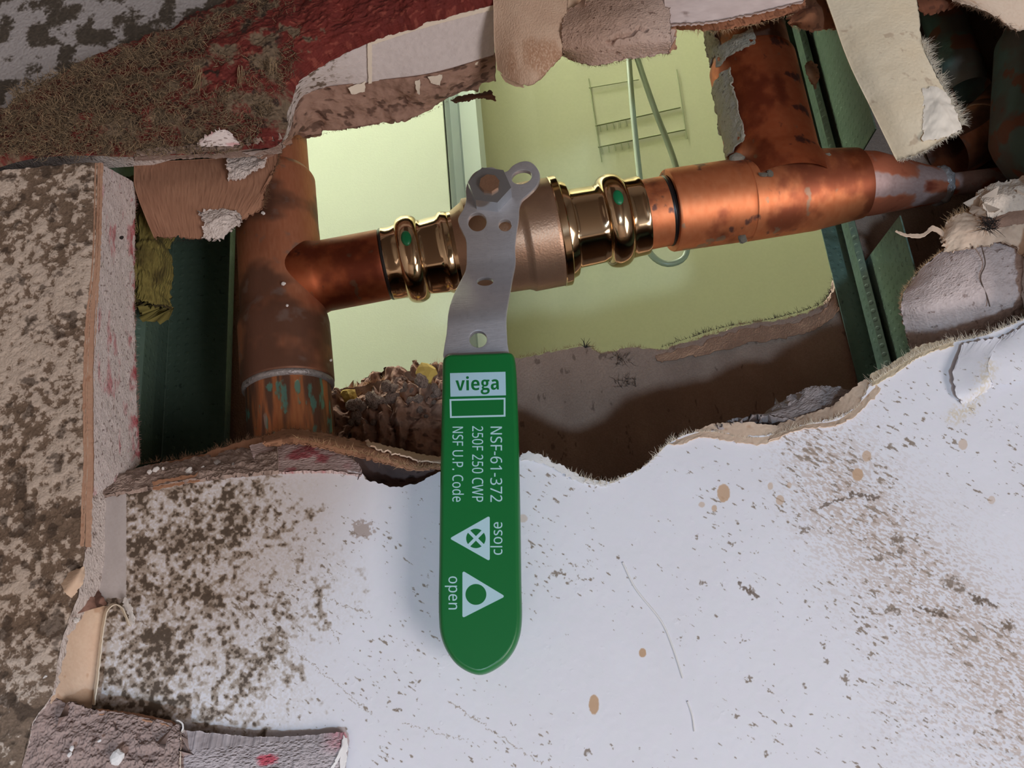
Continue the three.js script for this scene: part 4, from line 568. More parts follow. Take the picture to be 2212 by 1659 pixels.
{ // right-hand copper: stub, large tee with its riser, reducer and thin tube
  const t = tag(group('copper_tee'), 'bright orange copper tee and reducer running right from the valve', 'pipe');
  turned('tube_stub', LA, LB, run(along(1376), along(1446), 0.0183, 0.0183, 8), M.copper, t, { u0: 0.6, v0: 0.3 });
  turned('dark_joint', LA, LB, [[along(1437), 0.0183], ...bead(along(1441), 0.001, 0.0184, 0.0002, 6), [along(1446), 0.0183]], M.gasket, t);
  const A = P(1444, 455.5, ZP), B = P(1853, 396, ZP - 0.006), L = A.distanceTo(B), k = px => { let lo = 0, hi = 1.4; for (let i = 0; i < 40; i++) { const m = (lo + hi) / 2, q = A.clone().lerp(B, m); if (toPx(q.x, q.y, q.z)[0] < px) lo = m; else hi = m; } return lo * L; };
  turned('tee_body', A, B, [[0, 0.0184], [0, 0.0212], [0.0008, 0.0216], ...run(0.001, k(1600), 0.0216, 0.0219, 12), [k(1602), 0.0217], [k(1604), 0.0221], ...run(k(1608), k(1750), 0.0221, 0.0217, 12), ...run(k(1760), k(1848), 0.0214, 0.0190, 10), [k(1852), 0.0188], [k(1853), 0.0183], [k(1853), 0.0165]], M.copper, t, { u0: 0.15, v0: 0.1 });
  const R0 = P(1690, 430, ZP - 0.002), R1 = new THREE.Vector3(R0.x, R0.y + 0.4, R0.z), up = py => { let lo = 0, hi = 0.4; for (let i = 0; i < 40; i++) { const m = (lo + hi) / 2; if (toPx(R0.x, R0.y + m, R0.z)[1] > py) lo = m; else hi = m; } return lo; };
  turned('branch_socket', R0, R1, [[0.004, 0.0268], [0.016, 0.0262], [0.021, 0.0244], ...run(0.025, up(140) - 0.001, 0.0238, 0.0238, 14), [up(140), 0.0232], [up(140), 0.022]], mat(T.copper, { color: 0xdcc4bc, bumpScale: 0.00006, metalness: 0.8, roughness: 0.5 }), t, { u0: 0.8, v0: 0.6 });
  turned('riser_tube', R0, R1, run(up(150), 0.4, 0.0222, 0.0222, 10), M.copperOld, t, { u0: 0.3 });
  // flaking grey flux along the riser's left side
  const fl = (a0, a1, y0, y1, seed, r) => mesh('flux_crust', sheet([0, 1, 2, 3].map(j => { const a = a0 + (a1 - a0) * j / 3; return [0, 1, 2, 3, 4].map(i => { const y = up(y0 + (y1 - y0) * i / 4); return new THREE.Vector3(R0.x + Math.sin(a) * r, R0.y + y, R0.z + Math.cos(a) * r); }); }), { nu: 60, nv: 20, jag: 0.0025, jagFreq: 260, thick: 0.0008, seed, relief: p => (fbm(p.x * 260, p.y * 260, 85 + p.z * 200, 4) - 0.4) * 0.0026 }), M.flux, t);
  fl(-1.75, -0.85, 180, 335, 11, 0.0243); fl(-1.7, -1.05, 60, 130, 12, 0.0228); fl(-1.2, -0.2, 128, 160, 13, 0.0243);
  for (const [x, y, r] of [[1590, 345, 0.0045], [1768, 340, 0.0045], [1752, 335, 0.0034], [1788, 342, 0.0034], [1648, 377, 0.002], [1664, 374, 0.002], [1604, 516, 0.002], [1601, 348, 0.003]]) { const q = P(x, y, ZP + 0.0195); chip(x, y, ZP + (y < 350 ? 0.013 : y > 500 ? 0.012 : 0.0205), r, M.flux, t, 'flux_lump'); }
  const C = P(2030, 402, ZP - 0.016);
  const q0 = B.clone(), LL = q0.distanceTo(C);
  turned('reducer', q0, C, [[-0.006, 0.0172], ...run(0, LL * 0.15, 0.0172, 0.0172, 3), ...run(LL * 0.2, LL - 0.001, 0.0168, 0.0094, 14), [LL, 0.0088]], M.copperDust, t, { u0: 0.4 });
  turned('solder_ring', q0, C, bead(LL, 0.006, 0.0086, 0.002, 10), M.solder, t, { warp: (a, s) => (vn(a * 5, s * 500, 3) - 0.5) * 0.002 });
  turned('thin_tube', C, P(2260, 372, ZP - 0.036), run(-0.002, 0.046, 0.0062, 0.0062, 8), M.copperDust, t, { v0: 0.3 });
}
{ // shaded fittings beyond the hanging paper strip
  const g = tag(group('pipe_elbow'), 'brown tarnished elbow beyond the hanging paper strip', 'pipe fitting');
  const c = new THREE.CatmullRomCurve3([P(2045, 332, -0.087), P(2095, 305, -0.087), P(2155, 250, -0.087), P(2240, 150, -0.087), P(2320, 30, -0.087)]);
  mesh('elbow', new THREE.TubeGeometry(c, 50, 0.0158, 40), M.copperOld, g);
  turned('joint_ring', c.getPoint(0.42), c.getPoint(0.48), bead(0, 0.006, 0.0155, 0.0010), M.copperOld, g);
  const h = tag(group('verdigris_coupling'), 'rounded grey-green corroded pipe coupling at the edge of the opening', 'pipe fitting');
  const a = P(2255, 390, -0.045), b = P(2268, 40, -0.045), l = a.distanceTo(b);
  turned('coupling_body', a, b, [[0, 0.008], [0.004, 0.014], ...run(0.01, 0.02, 0.0195, 0.0245, 5), ...run(0.025, l - 0.02, 0.0262, 0.0262, 10), [l - 0.01, 0.022], [l, 0.012]], M.verdigris, h);
  const d = tag(group('corroded_pipe'), 'grey green corroded pipe deep in the bay at top right', 'pipe');
  const e = P(2125, 300, -0.09);
  turned('tube', e, new THREE.Vector3(e.x, e.y + 0.5, e.z), run(0.034, 0.5, 0.0125, 0.0125, 6), M.verdigris, d);
  const w = tag(group('plaster_block'), 'small white plaster block under the thin copper tube', 'plaster');
  mesh('block', sheet([[[2110, 415, -0.02], [2140, 398, -0.02], [2180, 388, -0.02], [2230, 378, -0.02]], [[2125, 440, -0.012], [2150, 430, -0.012], [2185, 425, -0.012], [2230, 420, -0.012]], [[2140, 478, -0.016], [2165, 472, -0.016], [2195, 468, -0.016], [2230, 462, -0.016]]], { nu: 40, nv: 30, jag: 0.0015, thick: 0.008, relief: p => (fbm(p.x * 200, p.y * 200, 95, 4) - 0.5) * 0.003 }), mat(T.gypsum, { color: 0xfff6e6, bumpScale: 0.0008 }), w);
}
console.log('pipes ready');

// ------------------------------------------------------------------ top of the opening
const rectTop = [-0.36, Y0 + 0.06, 0.50, 0.30];
T.bead = tex(1536, 922, (u, v) => {
  const X = rectTop[0] + u * rectTop[2], Y = rectTop[1] + v * rectTop[3], [px, py] = toPx(X, Y, 0.01);
  const n = fbm(X * 160, Y * 160, 201, 5), fi = fbm(X * 1100, Y * 1100, 211, 3), st_ = fbm((X + Y * 0.7) * 300, (X * 0.5 - Y) * 900, 221, 4);
  let c = mixc(mixc([128, 46, 38], [96, 34, 30], n), [158, 84, 70], sst(0.62, 0.72, st_) * 0.7);
  const gl = sst(690, 560, px + (n - 0.5) * 240 - (py > 175 ? 60 : 0)); const lint = sst(0.62, 0.4, n + (1 - gl) * 0.5 + (fi - 0.5) * 0.25);
  c = mixc(c, mixc([142, 122, 100], [96, 82, 68], fi), lint * sst(0, 0.3, gl));
  const dk = sst(0.64, 0.7, fbm(X * 240, Y * 240, 231, 4)) * gl; c = mixc(c, [52, 40, 34], dk * 0.8);
  return [...c, 0.5 * fi + 0.5 * st_];
}, { bump: true });
M.bead = mat(T.bead, { roughness: 0.85, bumpScale: 0.0016 });
T.upper = tex(1024, 614, (u, v) => {
  const X = rectTop[0] + u * rectTop[2], Y = rectTop[1] + v * rectTop[3], n = fbm(X * 120, Y * 120, 241, 5), fi = fbm(X * 1100, Y * 1100, 251, 3);
  const m = sst(0.48, 0.6, n + (fi - 0.5) * 0.2); return [...mixc(mixc([176, 174, 176], [156, 152, 154], fi), mixc([92, 84, 74], [60, 54, 48], fi), m), 0.6 * fi + 0.4 * n];
}, { bump: true });
M.upper = mat(T.upper, { roughness: 0.95, bumpScale: 0.001 });
{ // wall above
  const wu = struct('wall_upper', 'grey wall with black mould above the red sealant', 'wall');
  const line = [[-700, 420], [-200, 345], [60, 330], [300, 315], [520, 250], [640, 120], [800, 50], [1066, -30], [1250, -60], [1700, -60], [2000, -110], [2400, -160]].map(([x, y]) => P(x, y, -0.002)), w = (x, y) => new THREE.Vector3(x, y, 0);
  board(wu, [...line, w(X1, line[line.length - 1].y), w(X1, TOP - 0.002), w(X0, TOP - 0.002), w(X0, line[0].y)], -0.002, 0.016, { face: M.upper, rect: rectTop });
  const wr = struct('wall_right', 'white wall sheet right of the opening', 'wall');
  const l2 = ragged([[2290, -100], [2250, 200], [2260, 420], [2245, 600], [2260, 700]].map(([x, y]) => P(x, y, -0.001)), 0.001, 0.0015, 400, 2), b = l2[l2.length - 1];
  board(wr, [w(X1, b.y), w(X1, TOP - 0.003), w(l2[0].x, TOP - 0.003), ...l2], -0.001, 0.0145, { face: M.white });
}
{ // red sealant bead, half buried in lint
  const g = tag(group('sealant_bead'), 'thick dark red sealant bead across the top, dusty with lint', 'sealant');
  const rows = [[[-260, 380, 0.0], [0, 235, 0.001], [200, 122, 0.001], [390, 48, 0.001], [560, -40, 0.001], [900, -170, 0.001], [1200, -280, 0.0]], [[-260, 420, 0.014], [0, 285, 0.016], [250, 185, 0.018], [480, 100, 0.016], [700, 25, 0.012], [950, -60, 0.012], [1250, -160, 0.010]], [[-260, 440, 0.02], [40, 325, 0.02], [300, 270, 0.02], [500, 190, 0.014], [720, 90, 0.009], [1000, 0, 0.008], [1280, -90, 0.008]], [[-260, 470, 0.016], [60, 345, 0.017], [300, 338, 0.012], [520, 326, 0.006], [602, 312, 0.003], [646, 180, 0.002], [800, 94, 0.002], [1072, 10, 0.002], [1300, -55, 0.002]]];
  mesh('bead', sheet(rows, { nu: 260, nv: 110, rect: rectTop, relief: (p, i, j) => (fbm(p.x * 150, p.y * 150, 305, 5) - 0.5) * 0.006 + (fbm(p.x * 700, p.y * 700, 315, 3) - 0.5) * 0.0016 }), M.bead, g);
}
{ // lint hanging over it
  const places = []; const pick = () => { for (; ;) { const t = rnd() ** 1.15, px = -120 + t * 760, mid = 285 - px * 0.36, py = mid + rr(-85, 110 + 110 * sst(150, 420, px)); if (py > 335 - Math.max(0, px - 540) * 1.9 || px < 60 && py > 360) continue; const z = 0.016 + 0.006 * Math.exp(-(((py - mid - 40) / 90) ** 2)) - 0.010 * sst(350, 620, px); if (fbm(px * 0.012, py * 0.012, 401, 3) > 0.36) return P(px, py, z); } };
  const g = tag(group('lint_mat'), 'matted grey brown lint clinging to the sealant and the wall corner', 'lint'); g.userData.kind = 'stuff';
  for (const [m, n, len, r] of [[M.lint, 5200, 0.006, 0.00017], [M.lintPale, 2400, 0.007, 0.00013], [M.lintDark, 2600, 0.005, 0.00018]]) { const h = new Hairs(); for (let i = 0; i < n; i++) h.hair(pick(), new THREE.Vector3(rr(-1, 1), rr(-1.2, 0.6), rr(0, 0.9)), len * rr(0.3, 1), r * rr(0.6, 1.6), 1.6, 5); h.build('lint_fibres', m, g); }
  const h = new Hairs(); for (const [x, y, l] of [[425, 150, 0.019], [520, 150, 0.012], [430, 152, 0.017], [300, 255, 0.009], [590, 130, 0.008]]) for (let i = 0; i < 14; i++) h.hair(P(x + rr(-7, 7), y + rr(-10, 10), 0.017), new THREE.Vector3(rr(-0.15, 0.15), -1, rr(-0.1, 0.2)), l * rr(0.6, 1), 0.0002, 0.25, 6); h.build('lint_strand', M.lintPale, g);
}
{ // broken lower edge of the upper boards
  const o = struct('wall_upper_edge', 'broken white and grey underside of the upper drywall boards', 'edge');
  const dirt = tex(256, 1024, (u, v) => { const n = fbm(u * 14, v * 80, 2, 4), m = sst(0.54, 0.66, fbm(u * 12, v * 70, 7, 5)) * sst(0.52, 0.4, v + (fbm(u * 3, v * 12, 3, 3) - 0.5) * 0.2); return [...mixc(mixc([208, 198, 196], [222, 212, 210], n), [104, 88, 74], m * 0.85), n]; }, { bump: true });
  mesh('cut_underside', sheet([[[520, 330, 0.004], [600, 312, 0.002], [642, 180, 0.001], [790, 96, 0.001], [930, 50, 0.001], [1068, 14, 0.001]], [[560, 340, -0.010], [618, 300, -0.014], [655, 208, -0.015], [795, 178, -0.015], [930, 160, -0.015], [1068, 120, -0.015]]], { nu: 160, nv: 30, unit: true, jag: 0.0004, sides: 'b', relief: p => (fbm(p.x * 260, p.z * 400, 7, 3) - 0.5) * 0.0006 }), mat(dirt, { bumpScale: 0.0004 }), o);
  mesh('paper_seam', sheet([[[793, 94, 0.0015], [794, 135, -0.006], [796, 180, -0.0148]], [[803, 90, 0.0015], [803, 132, -0.006], [803, 179, -0.0148]]], { nu: 24, nv: 4, jag: 0.0003, thick: 0.0008, relief: () => 0.0007 }), M.chalk, o);
  mesh('paper_seam', sheet([[[800, 88, 0.002], [930, 46, 0.002], [1068, 10, 0.002]], [[800, 97, 0.0003], [930, 56, 0.0003], [1068, 20, 0.0003]]], { nu: 60, nv: 4, jag: 0.0005, thick: 0.0006, relief: () => 0.0006 }), M.chalk, o);
  mesh('ledge', sheet([[[290, 338, 0.013], [400, 328, 0.012], [520, 318, 0.008], [610, 300, 0.003]], [[290, 348, 0.004], [400, 343, 0.002], [520, 340, -0.004], [610, 330, -0.012]]], { nu: 120, nv: 20, jag: 0.0008, thick: 0.003, relief: p => (fbm(p.x * 300, p.z * 300, 17, 4) - 0.5) * 0.0012 }), mat(T.gypsum, { color: 0xc8bab2, bumpScale: 0.001 }), o);
  mesh('plaster_flake', sheet([[[425, 318, 0.014], [470, 316, 0.013], [518, 314, 0.011]], [[440, 300, 0.0165], [472, 290, 0.0165], [505, 295, 0.014]], [[458, 288, 0.017], [480, 280, 0.017], [498, 284, 0.015]]], { nu: 24, nv: 16, jag: 0.0008, thick: 0.0015 }), M.pink, o);
  mesh('broken_core', sheet([[[560, 345, -0.010], [618, 296, -0.013], [655, 204, -0.0145], [795, 176, -0.0145], [930, 158, -0.0145], [1072, 118, -0.0145]], [[575, 345, -0.018], [625, 300, -0.020], [668, 240, -0.021], [790, 215, -0.021], [930, 195, -0.021], [1072, 145, -0.021]], [[590, 348, -0.026], [632, 300, -0.028], [680, 268, -0.029], [780, 250, -0.029], [910, 225, -0.029], [1072, 168, -0.029]], [[600, 350, -0.032], [640, 300, -0.034], [690, 288, -0.034], [780, 272, -0.034], [905, 248, -0.034], [985, 205, -0.034], [1072, 180, -0.034]]], { nu: 220, nv: 90, jag: 0.002, jagFreq: 260, sides: 'b', thick: 0.004, relief: p => (fbm(p.x * 85, p.y * 85, 27 + p.z * 85, 2) - 0.5) * 0.0085 + (fbm(p.x * 330, p.y * 330, 29 + p.z * 330, 3) - 0.5) * 0.0018 }), mat(T.gypsumBrown, { color: 0xf2e2dc, bumpScale: 0.0012 }), o);
  for (const [pts, s] of [[[[752, 190], [790, 176], [788, 198], [760, 204]], 1], [[[898, 175], [908, 172], [906, 204], [901, 200]], 2], [[[935, 150], [985, 132], [988, 142], [940, 160]], 3], [[[1003, 130], [1040, 122], [1032, 140], [1008, 142]], 4], [[[925, 165], [957, 162], [950, 184], [930, 180]], 5]]) mesh('paint_flake', sheet([[[...pts[0], -0.014], [...pts[1], -0.014]], [[...pts[3], -0.0165], [...pts[2], -0.0165]]], { nu: 16, nv: 10, jag: 0.0009, jagFreq: 500, thick: 0.0005, seed: s }), M.chalk, o);
  fringe(o, [[640, 300, -0.032], [690, 290, -0.033], [780, 272, -0.033], [905, 250, -0.033], [985, 208, -0.033]], 240, 0.002, M.fibreBrown, [0, -0.8, 0.2]);
}
{
  const g = tag(group('paper_scrap'), 'small dark brown bow-shaped paper scrap under the broken board edge', 'paper scrap');
  mesh('scrap', sheet([[[975, 215, -0.034], [1000, 205, -0.034], [1030, 202, -0.034], [1062, 195, -0.034]], [[985, 220, -0.03], [1010, 214, -0.031], [1030, 210, -0.031], [1066, 205, -0.03]], [[980, 222, -0.034], [1012, 219, -0.034], [1030, 213, -0.034], [1072, 218, -0.034]]], { nu: 40, nv: 10, jag: 0.0014, thick: 0.0005 }), mat(T.kraft, { color: 0x7c6450 }), g);
  const h = tag(group('paper_flap'), 'brown kraft paper flap with white gypsum patches at the left pipe top', 'paper flap');
  const kb = tex(512, 512, (u, v) => { const n = fbm(u * 20, v * 20, 3, 4), f = fbm(u * 160, v * 24, 5, 3); return [...mixc([150, 108, 86], [182, 138, 112], 0.5 * n + 0.5 * f), f]; }, { bump: true });
  mesh('kraft_paper', sheet([[[288, 348, -0.017], [400, 345, -0.019], [500, 338, -0.02], [570, 330, -0.02], [602, 300, -0.02]], [[290, 400, -0.016], [400, 400, -0.016], [500, 395, -0.017], [570, 390, -0.018], [600, 345, -0.019]], [[310, 460, -0.018], [400, 460, -0.016], [480, 455, -0.016], [550, 440, -0.017], [575, 405, -0.018]], [[332, 516, -0.022], [380, 512, -0.019], [440, 516, -0.018], [500, 490, -0.018], [568, 448, -0.019]]], { nu: 90, nv: 60, jag: 0.0014, sides: 'br', thick: 0.0007, relief: p => (fbm(p.x * 50, p.y * 50, 47, 3) - 0.5) * 0.002 }), mat(kb, { bumpScale: 0.0005 }), h);
  mesh('gypsum_patch', sheet([[[428, 458, -0.0155], [480, 450, -0.0155], [518, 460, -0.0155]], [[440, 480, -0.0135], [480, 475, -0.013], [519, 482, -0.0145]], [[436, 516, -0.0165], [475, 516, -0.0165], [500, 498, -0.0165]]], { nu: 50, nv: 40, jag: 0.0018, thick: 0.0014, relief: p => (fbm(p.x * 300, p.y * 500, 57, 4) - 0.5) * 0.002 }), M.gypsum, h);
  mesh('gypsum_patch', sheet([[[495, 338, -0.0175], [540, 335, -0.0175], [572, 340, -0.0175]], [[490, 360, -0.0145], [530, 362, -0.0145], [565, 358, -0.0155]], [[495, 388, -0.0155], [520, 385, -0.015], [548, 368, -0.0155]]], { nu: 40, nv: 30, jag: 0.0018, thick: 0.0014, relief: p => (fbm(p.x * 300, p.y * 500, 67, 4) - 0.5) * 0.002 }), M.gypsum, h);
  fringe(h, [[602, 305, -0.02], [600, 345, -0.019], [578, 400, -0.018], [568, 448, -0.018]], 260, 0.004, M.fibreBrown, [0.9, -0.1, 0.2]); fringe(h, [[332, 516, -0.022], [440, 516, -0.018], [500, 495, -0.018]], 120, 0.003, M.fibreDark, [0.1, -0.9, 0.2]);
}
{
  const g = tag(group('paper_flap'), 'beige paper flap with a brown stain hanging above the valve', 'paper flap');
  const fs = tex(256, 256, (u, v) => { const n = fbm(u * 8, v * 8, 3, 4), f = fbm(u * 90, v * 90, 5, 3), s = sst(0.5, 0.05, Math.hypot((u - 0.6) * 1.0, (v - 0.24) * 1.9) + (n - 0.5) * 0.7) * sst(0.3, 0.7, f + 0.1); return [...mixc(mixc([218, 186, 162], [232, 204, 180], n), [168, 122, 92], s * 0.6), f]; }, { bump: true, wrap: THREE.ClampToEdgeWrapping });
  const a = P(1060, 195, 0), b = P(1220, -20, 0);
  mesh('paper', sheet([[[1062, -80, 0.004], [1120, -85, 0.004], [1170, -90, 0.004], [1230, -90, 0.004]], [[1066, 20, 0.004], [1120, 15, 0.006], [1170, 15, 0.005], [1226, 20, 0.004]], [[1068, 100, -0.002], [1110, 100, 0.003], [1160, 100, 0.004], [1216, 95, 0.002]], [[1074, 150, -0.008], [1100, 172, -0.006], [1150, 182, -0.003], [1214, 122, 0.000]]], { nu: 60, nv: 60, jag: 0.0008, sides: 'b', thick: 0.0006, rect: [a.x, a.y, b.x - a.x, b.y - a.y] }), mat(fs, { bumpScale: 0.0003 }), g);
  mesh('torn_tongue', sheet([[[1080, 160, -0.007], [1105, 172, -0.006], [1125, 178, -0.005]], [[1092, 178, -0.009], [1112, 186, -0.008], [1132, 190, -0.007]]], { nu: 24, nv: 8, jag: 0.0005, thick: 0.0005 }), M.beige, g);
  const c = tag(group('gypsum_chunk'), 'beige cracked gypsum chunk hanging between two paper flaps', 'gypsum chunk');
  mesh('chunk', sheet([[[1225, 18, 0.003], [1290, -2, 0.004], [1370, -10, 0.004], [1445, -10, 0.003]], [[1214, 62, 0.005], [1290, 48, 0.008], [1370, 42, 0.008], [1449, 48, 0.005]], [[1214, 104, 0.001], [1290, 96, 0.005], [1370, 88, 0.005], [1449, 88, 0.003]], [[1218, 122, -0.008], [1280, 142, -0.006], [1350, 130, -0.006], [1444, 116, -0.006]]], { nu: 110, nv: 60, jag: 0.0013, thick: 0.007, relief: p => (fbm(p.x * 180, p.y * 180, 77, 4) - 0.5) * 0.0012 - 0.0022 * sst(0.0012, 0.0004, Math.abs(p.y - P(1380, 62, 0.008).y - (p.x - P(1380, 62, 0.008).x) * 0.3 + (fbm(p.x * 300, 2, 3, 3) - 0.5) * 0.004)) * (p.x > P(1310, 80, 0.008).x && p.x < P(1400, 60, 0.008).x ? 1 : 0) }), mat(T.gypsum, { color: 0xe0c8b8, bumpScale: 0.0009 }), c);
  mesh('kraft_backing', sheet([[[1436, 50, -0.002], [1462, 44, -0.003]], [[1442, 116, -0.006], [1460, 104, -0.006]]], { nu: 16, nv: 20, jag: 0.0012, thick: 0.0005 }), M.kraft, c);
  fringe(c, [[1218, 122, -0.006], [1280, 142, -0.006], [1350, 130, -0.006], [1444, 116, -0.006]], 160, 0.0025, M.fibreBrown, [0, -0.8, 0.1]);
  const d = tag(group('paper_flap'), 'wide beige paper band along the top edge behind the cracked chunk', 'paper flap');
  mesh('paper', sheet([[[1190, -140, 0.002], [1300, -150, 0.002], [1450, -150, 0.002]], [[1200, -20, 0.004], [1300, -30, 0.004], [1450, -30, 0.004]], [[1205, 50, -0.003], [1300, 60, -0.003], [1446, 70, -0.003]]], { nu: 60, nv: 30, thick: 0.0008, jag: 0.0006 }), M.beige, d);
  const e = tag(group('drywall_offcut'), 'pale drywall offcut with a torn brown lower edge at the top', 'drywall piece');
  mesh('paper_face', sheet([[[1430, -120, 0.004], [1550, -130, 0.004], [1680, -140, 0.003], [1790, -150, 0.002]], [[1433, -20, 0.005], [1550, -25, 0.005], [1670, -40, 0.004], [1770, -50, 0.003]], [[1440, 52, 0.003], [1540, 46, 0.003], [1620, 30, 0.002], [1735, 2, 0.001]]], { nu: 90, nv: 40, jag: 0.0009, sides: 'b', thick: 0.002, rect: rectLow }), mat(T.gypsum, { color: 0xf4e4de, bumpScale: 0.0004 }), e);
  mesh('torn_underside', sheet([[[1440, 50, 0.001], [1540, 44, 0.001], [1620, 28, 0], [1735, 0, -0.001]], [[1450, 62, -0.008], [1545, 66, -0.008], [1630, 50, -0.008], [1745, 20, -0.009]]], { nu: 90, nv: 14, jag: 0.0014, thick: 0.002, relief: p => (fbm(p.x * 300, p.y * 300, 87, 4) - 0.5) * 0.002 }), mat(T.kraft, { color: 0xf0d8c8, bumpScale: 0.0008 }), e);
  fringe(e, [[1450, 62, -0.008], [1545, 66, -0.008], [1630, 52, -0.008], [1745, 22, -0.009]], 260, 0.004, M.fibreTan, [0, -0.9, 0.2]);
  const f = tag(group('paper_scrap'), 'crumpled brown paper scraps beside the top of the right riser', 'paper scrap');
  mesh('scrap', sheet([[[1700, 22, -0.012], [1730, 0, -0.012], [1790, -20, -0.01]], [[1705, 50, -0.006], [1750, 38, -0.004], [1795, 20, -0.006]], [[1708, 56, -0.012], [1760, 64, -0.010], [1812, 60, -0.008]]], { nu: 40, nv: 30, jag: 0.002, thick: 0.0006, relief: p => (fbm(p.x * 120, p.y * 120, 97, 3) - 0.5) * 0.006 }), mat(T.kraft, { color: 0xc0a48c }), f);
  mesh('scrap', sheet([[[1740, 135, -0.04], [1752, 132, -0.04], [1765, 140, -0.04]], [[1742, 160, -0.036], [1755, 160, -0.036], [1770, 165, -0.036]], [[1752, 178, -0.04], [1760, 195, -0.04], [1766, 180, -0.04]]], { nu: 16, nv: 16, jag: 0.001, thick: 0.0005 }), mat(T.kraft, { color: 0x9c9478 }), f);
  fringe(f, [[1708, 56, -0.012], [1760, 64, -0.01], [1812, 60, -0.008]], 120, 0.003, M.fibreTan, [0.2, -0.8, 0.2]);
}
{ // hanging strip of facing paper
  const g = tag(group('hanging_paper'), 'long cream paper strip hanging down with a frayed right edge', 'paper strip');
  mesh('paper', sheet([[[1740, -120, 0.002], [1790, -120, 0.003], [1860, -125, 0.003], [1950, -130, 0.002]], [[1786, 2, 0.003], [1830, -4, 0.005], [1910, -8, 0.006], [1980, -8, 0.004]], [[1832, 132, 0.004], [1880, 125, 0.008], [1940, 118, 0.009], [1998, 112, 0.006]], [[1882, 236, 0.005], [1930, 225, 0.010], [1990, 215, 0.011], [2044, 205, 0.006]], [[1936, 346, 0.004], [1985, 330, 0.008], [2030, 305, 0.010], [2078, 276, 0.005]]], { nu: 70, nv: 90, jag: 0.0008, sides: 'br', thick: 0.0009, relief: p => (fbm(p.x * 60, p.y * 60, 107, 3) - 0.5) * 0.0012 }), M.cream, g);
  mesh('torn_layer', sheet([[[1990, 195, 0.0095], [2020, 190, 0.0095], [2046, 205, 0.0075]], [[1995, 250, 0.011], [2030, 240, 0.0115], [2066, 245, 0.0075]], [[1990, 305, 0.0095], [2030, 300, 0.0105], [2076, 280, 0.0065]]], { nu: 40, nv: 30, jag: 0.0014, thick: 0.0006, relief: p => (fbm(p.x * 200, p.y * 200, 117, 4) - 0.5) * 0.0024 + 0.0006 }), M.chalk, g);
  fringe(g, [[1990, 90, 0.006], [1998, 112, 0.006], [2022, 160, 0.006], [2044, 205, 0.006], [2062, 240, 0.006], [2078, 270, 0.005]], 700, 0.0055, M.fibreCream, [0.9, 0.1, 0.2]); fringe(g, [[1940, 346, 0.004], [1985, 332, 0.008], [2030, 306, 0.01], [2078, 280, 0.005]], 320, 0.0025, M.fibreCream, [0.3, -0.8, 0.1]);
  const h = tag(group('paper_flap'), 'beige paper flap with a fuzzy edge at the top right corner', 'paper flap');
  mesh('paper', sheet([[[1990, -120, 0.002], [2100, -130, 0.003], [2200, -140, 0.003], [2320, -150, 0.002]], [[2010, -30, 0.002], [2110, -30, 0.006], [2210, -40, 0.006], [2320, -40, 0.003]], [[2060, 2, -0.001], [2130, 25, 0.003], [2195, 64, 0.003], [2300, 30, 0.001]]], { nu: 70, nv: 30, jag: 0.0012, sides: 'b', thick: 0.0008 }), M.beige, h);
  fringe(h, [[2060, 2, -0.001], [2130, 26, 0.003], [2195, 64, 0.003]], 320, 0.004, M.fibreBrown, [-0.4, -0.8, 0.1]);
  const k = tag(group('paper_scrap'), 'dark brown torn paper behind the top of the cream strip', 'paper scrap');
  mesh('scrap', sheet([[[1975, -20, -0.006], [2020, -30, -0.006], [2090, -30, -0.006]], [[1985, 15, -0.004], [2030, 8, -0.004], [2085, -2, -0.005]], [[1995, 35, -0.008], [2020, 30, -0.008], [2070, 14, -0.008]]], { nu: 40, nv: 20, jag: 0.0018, thick: 0.0006 }), mat(T.kraft, { color: 0x9c7a64 }), k);
}
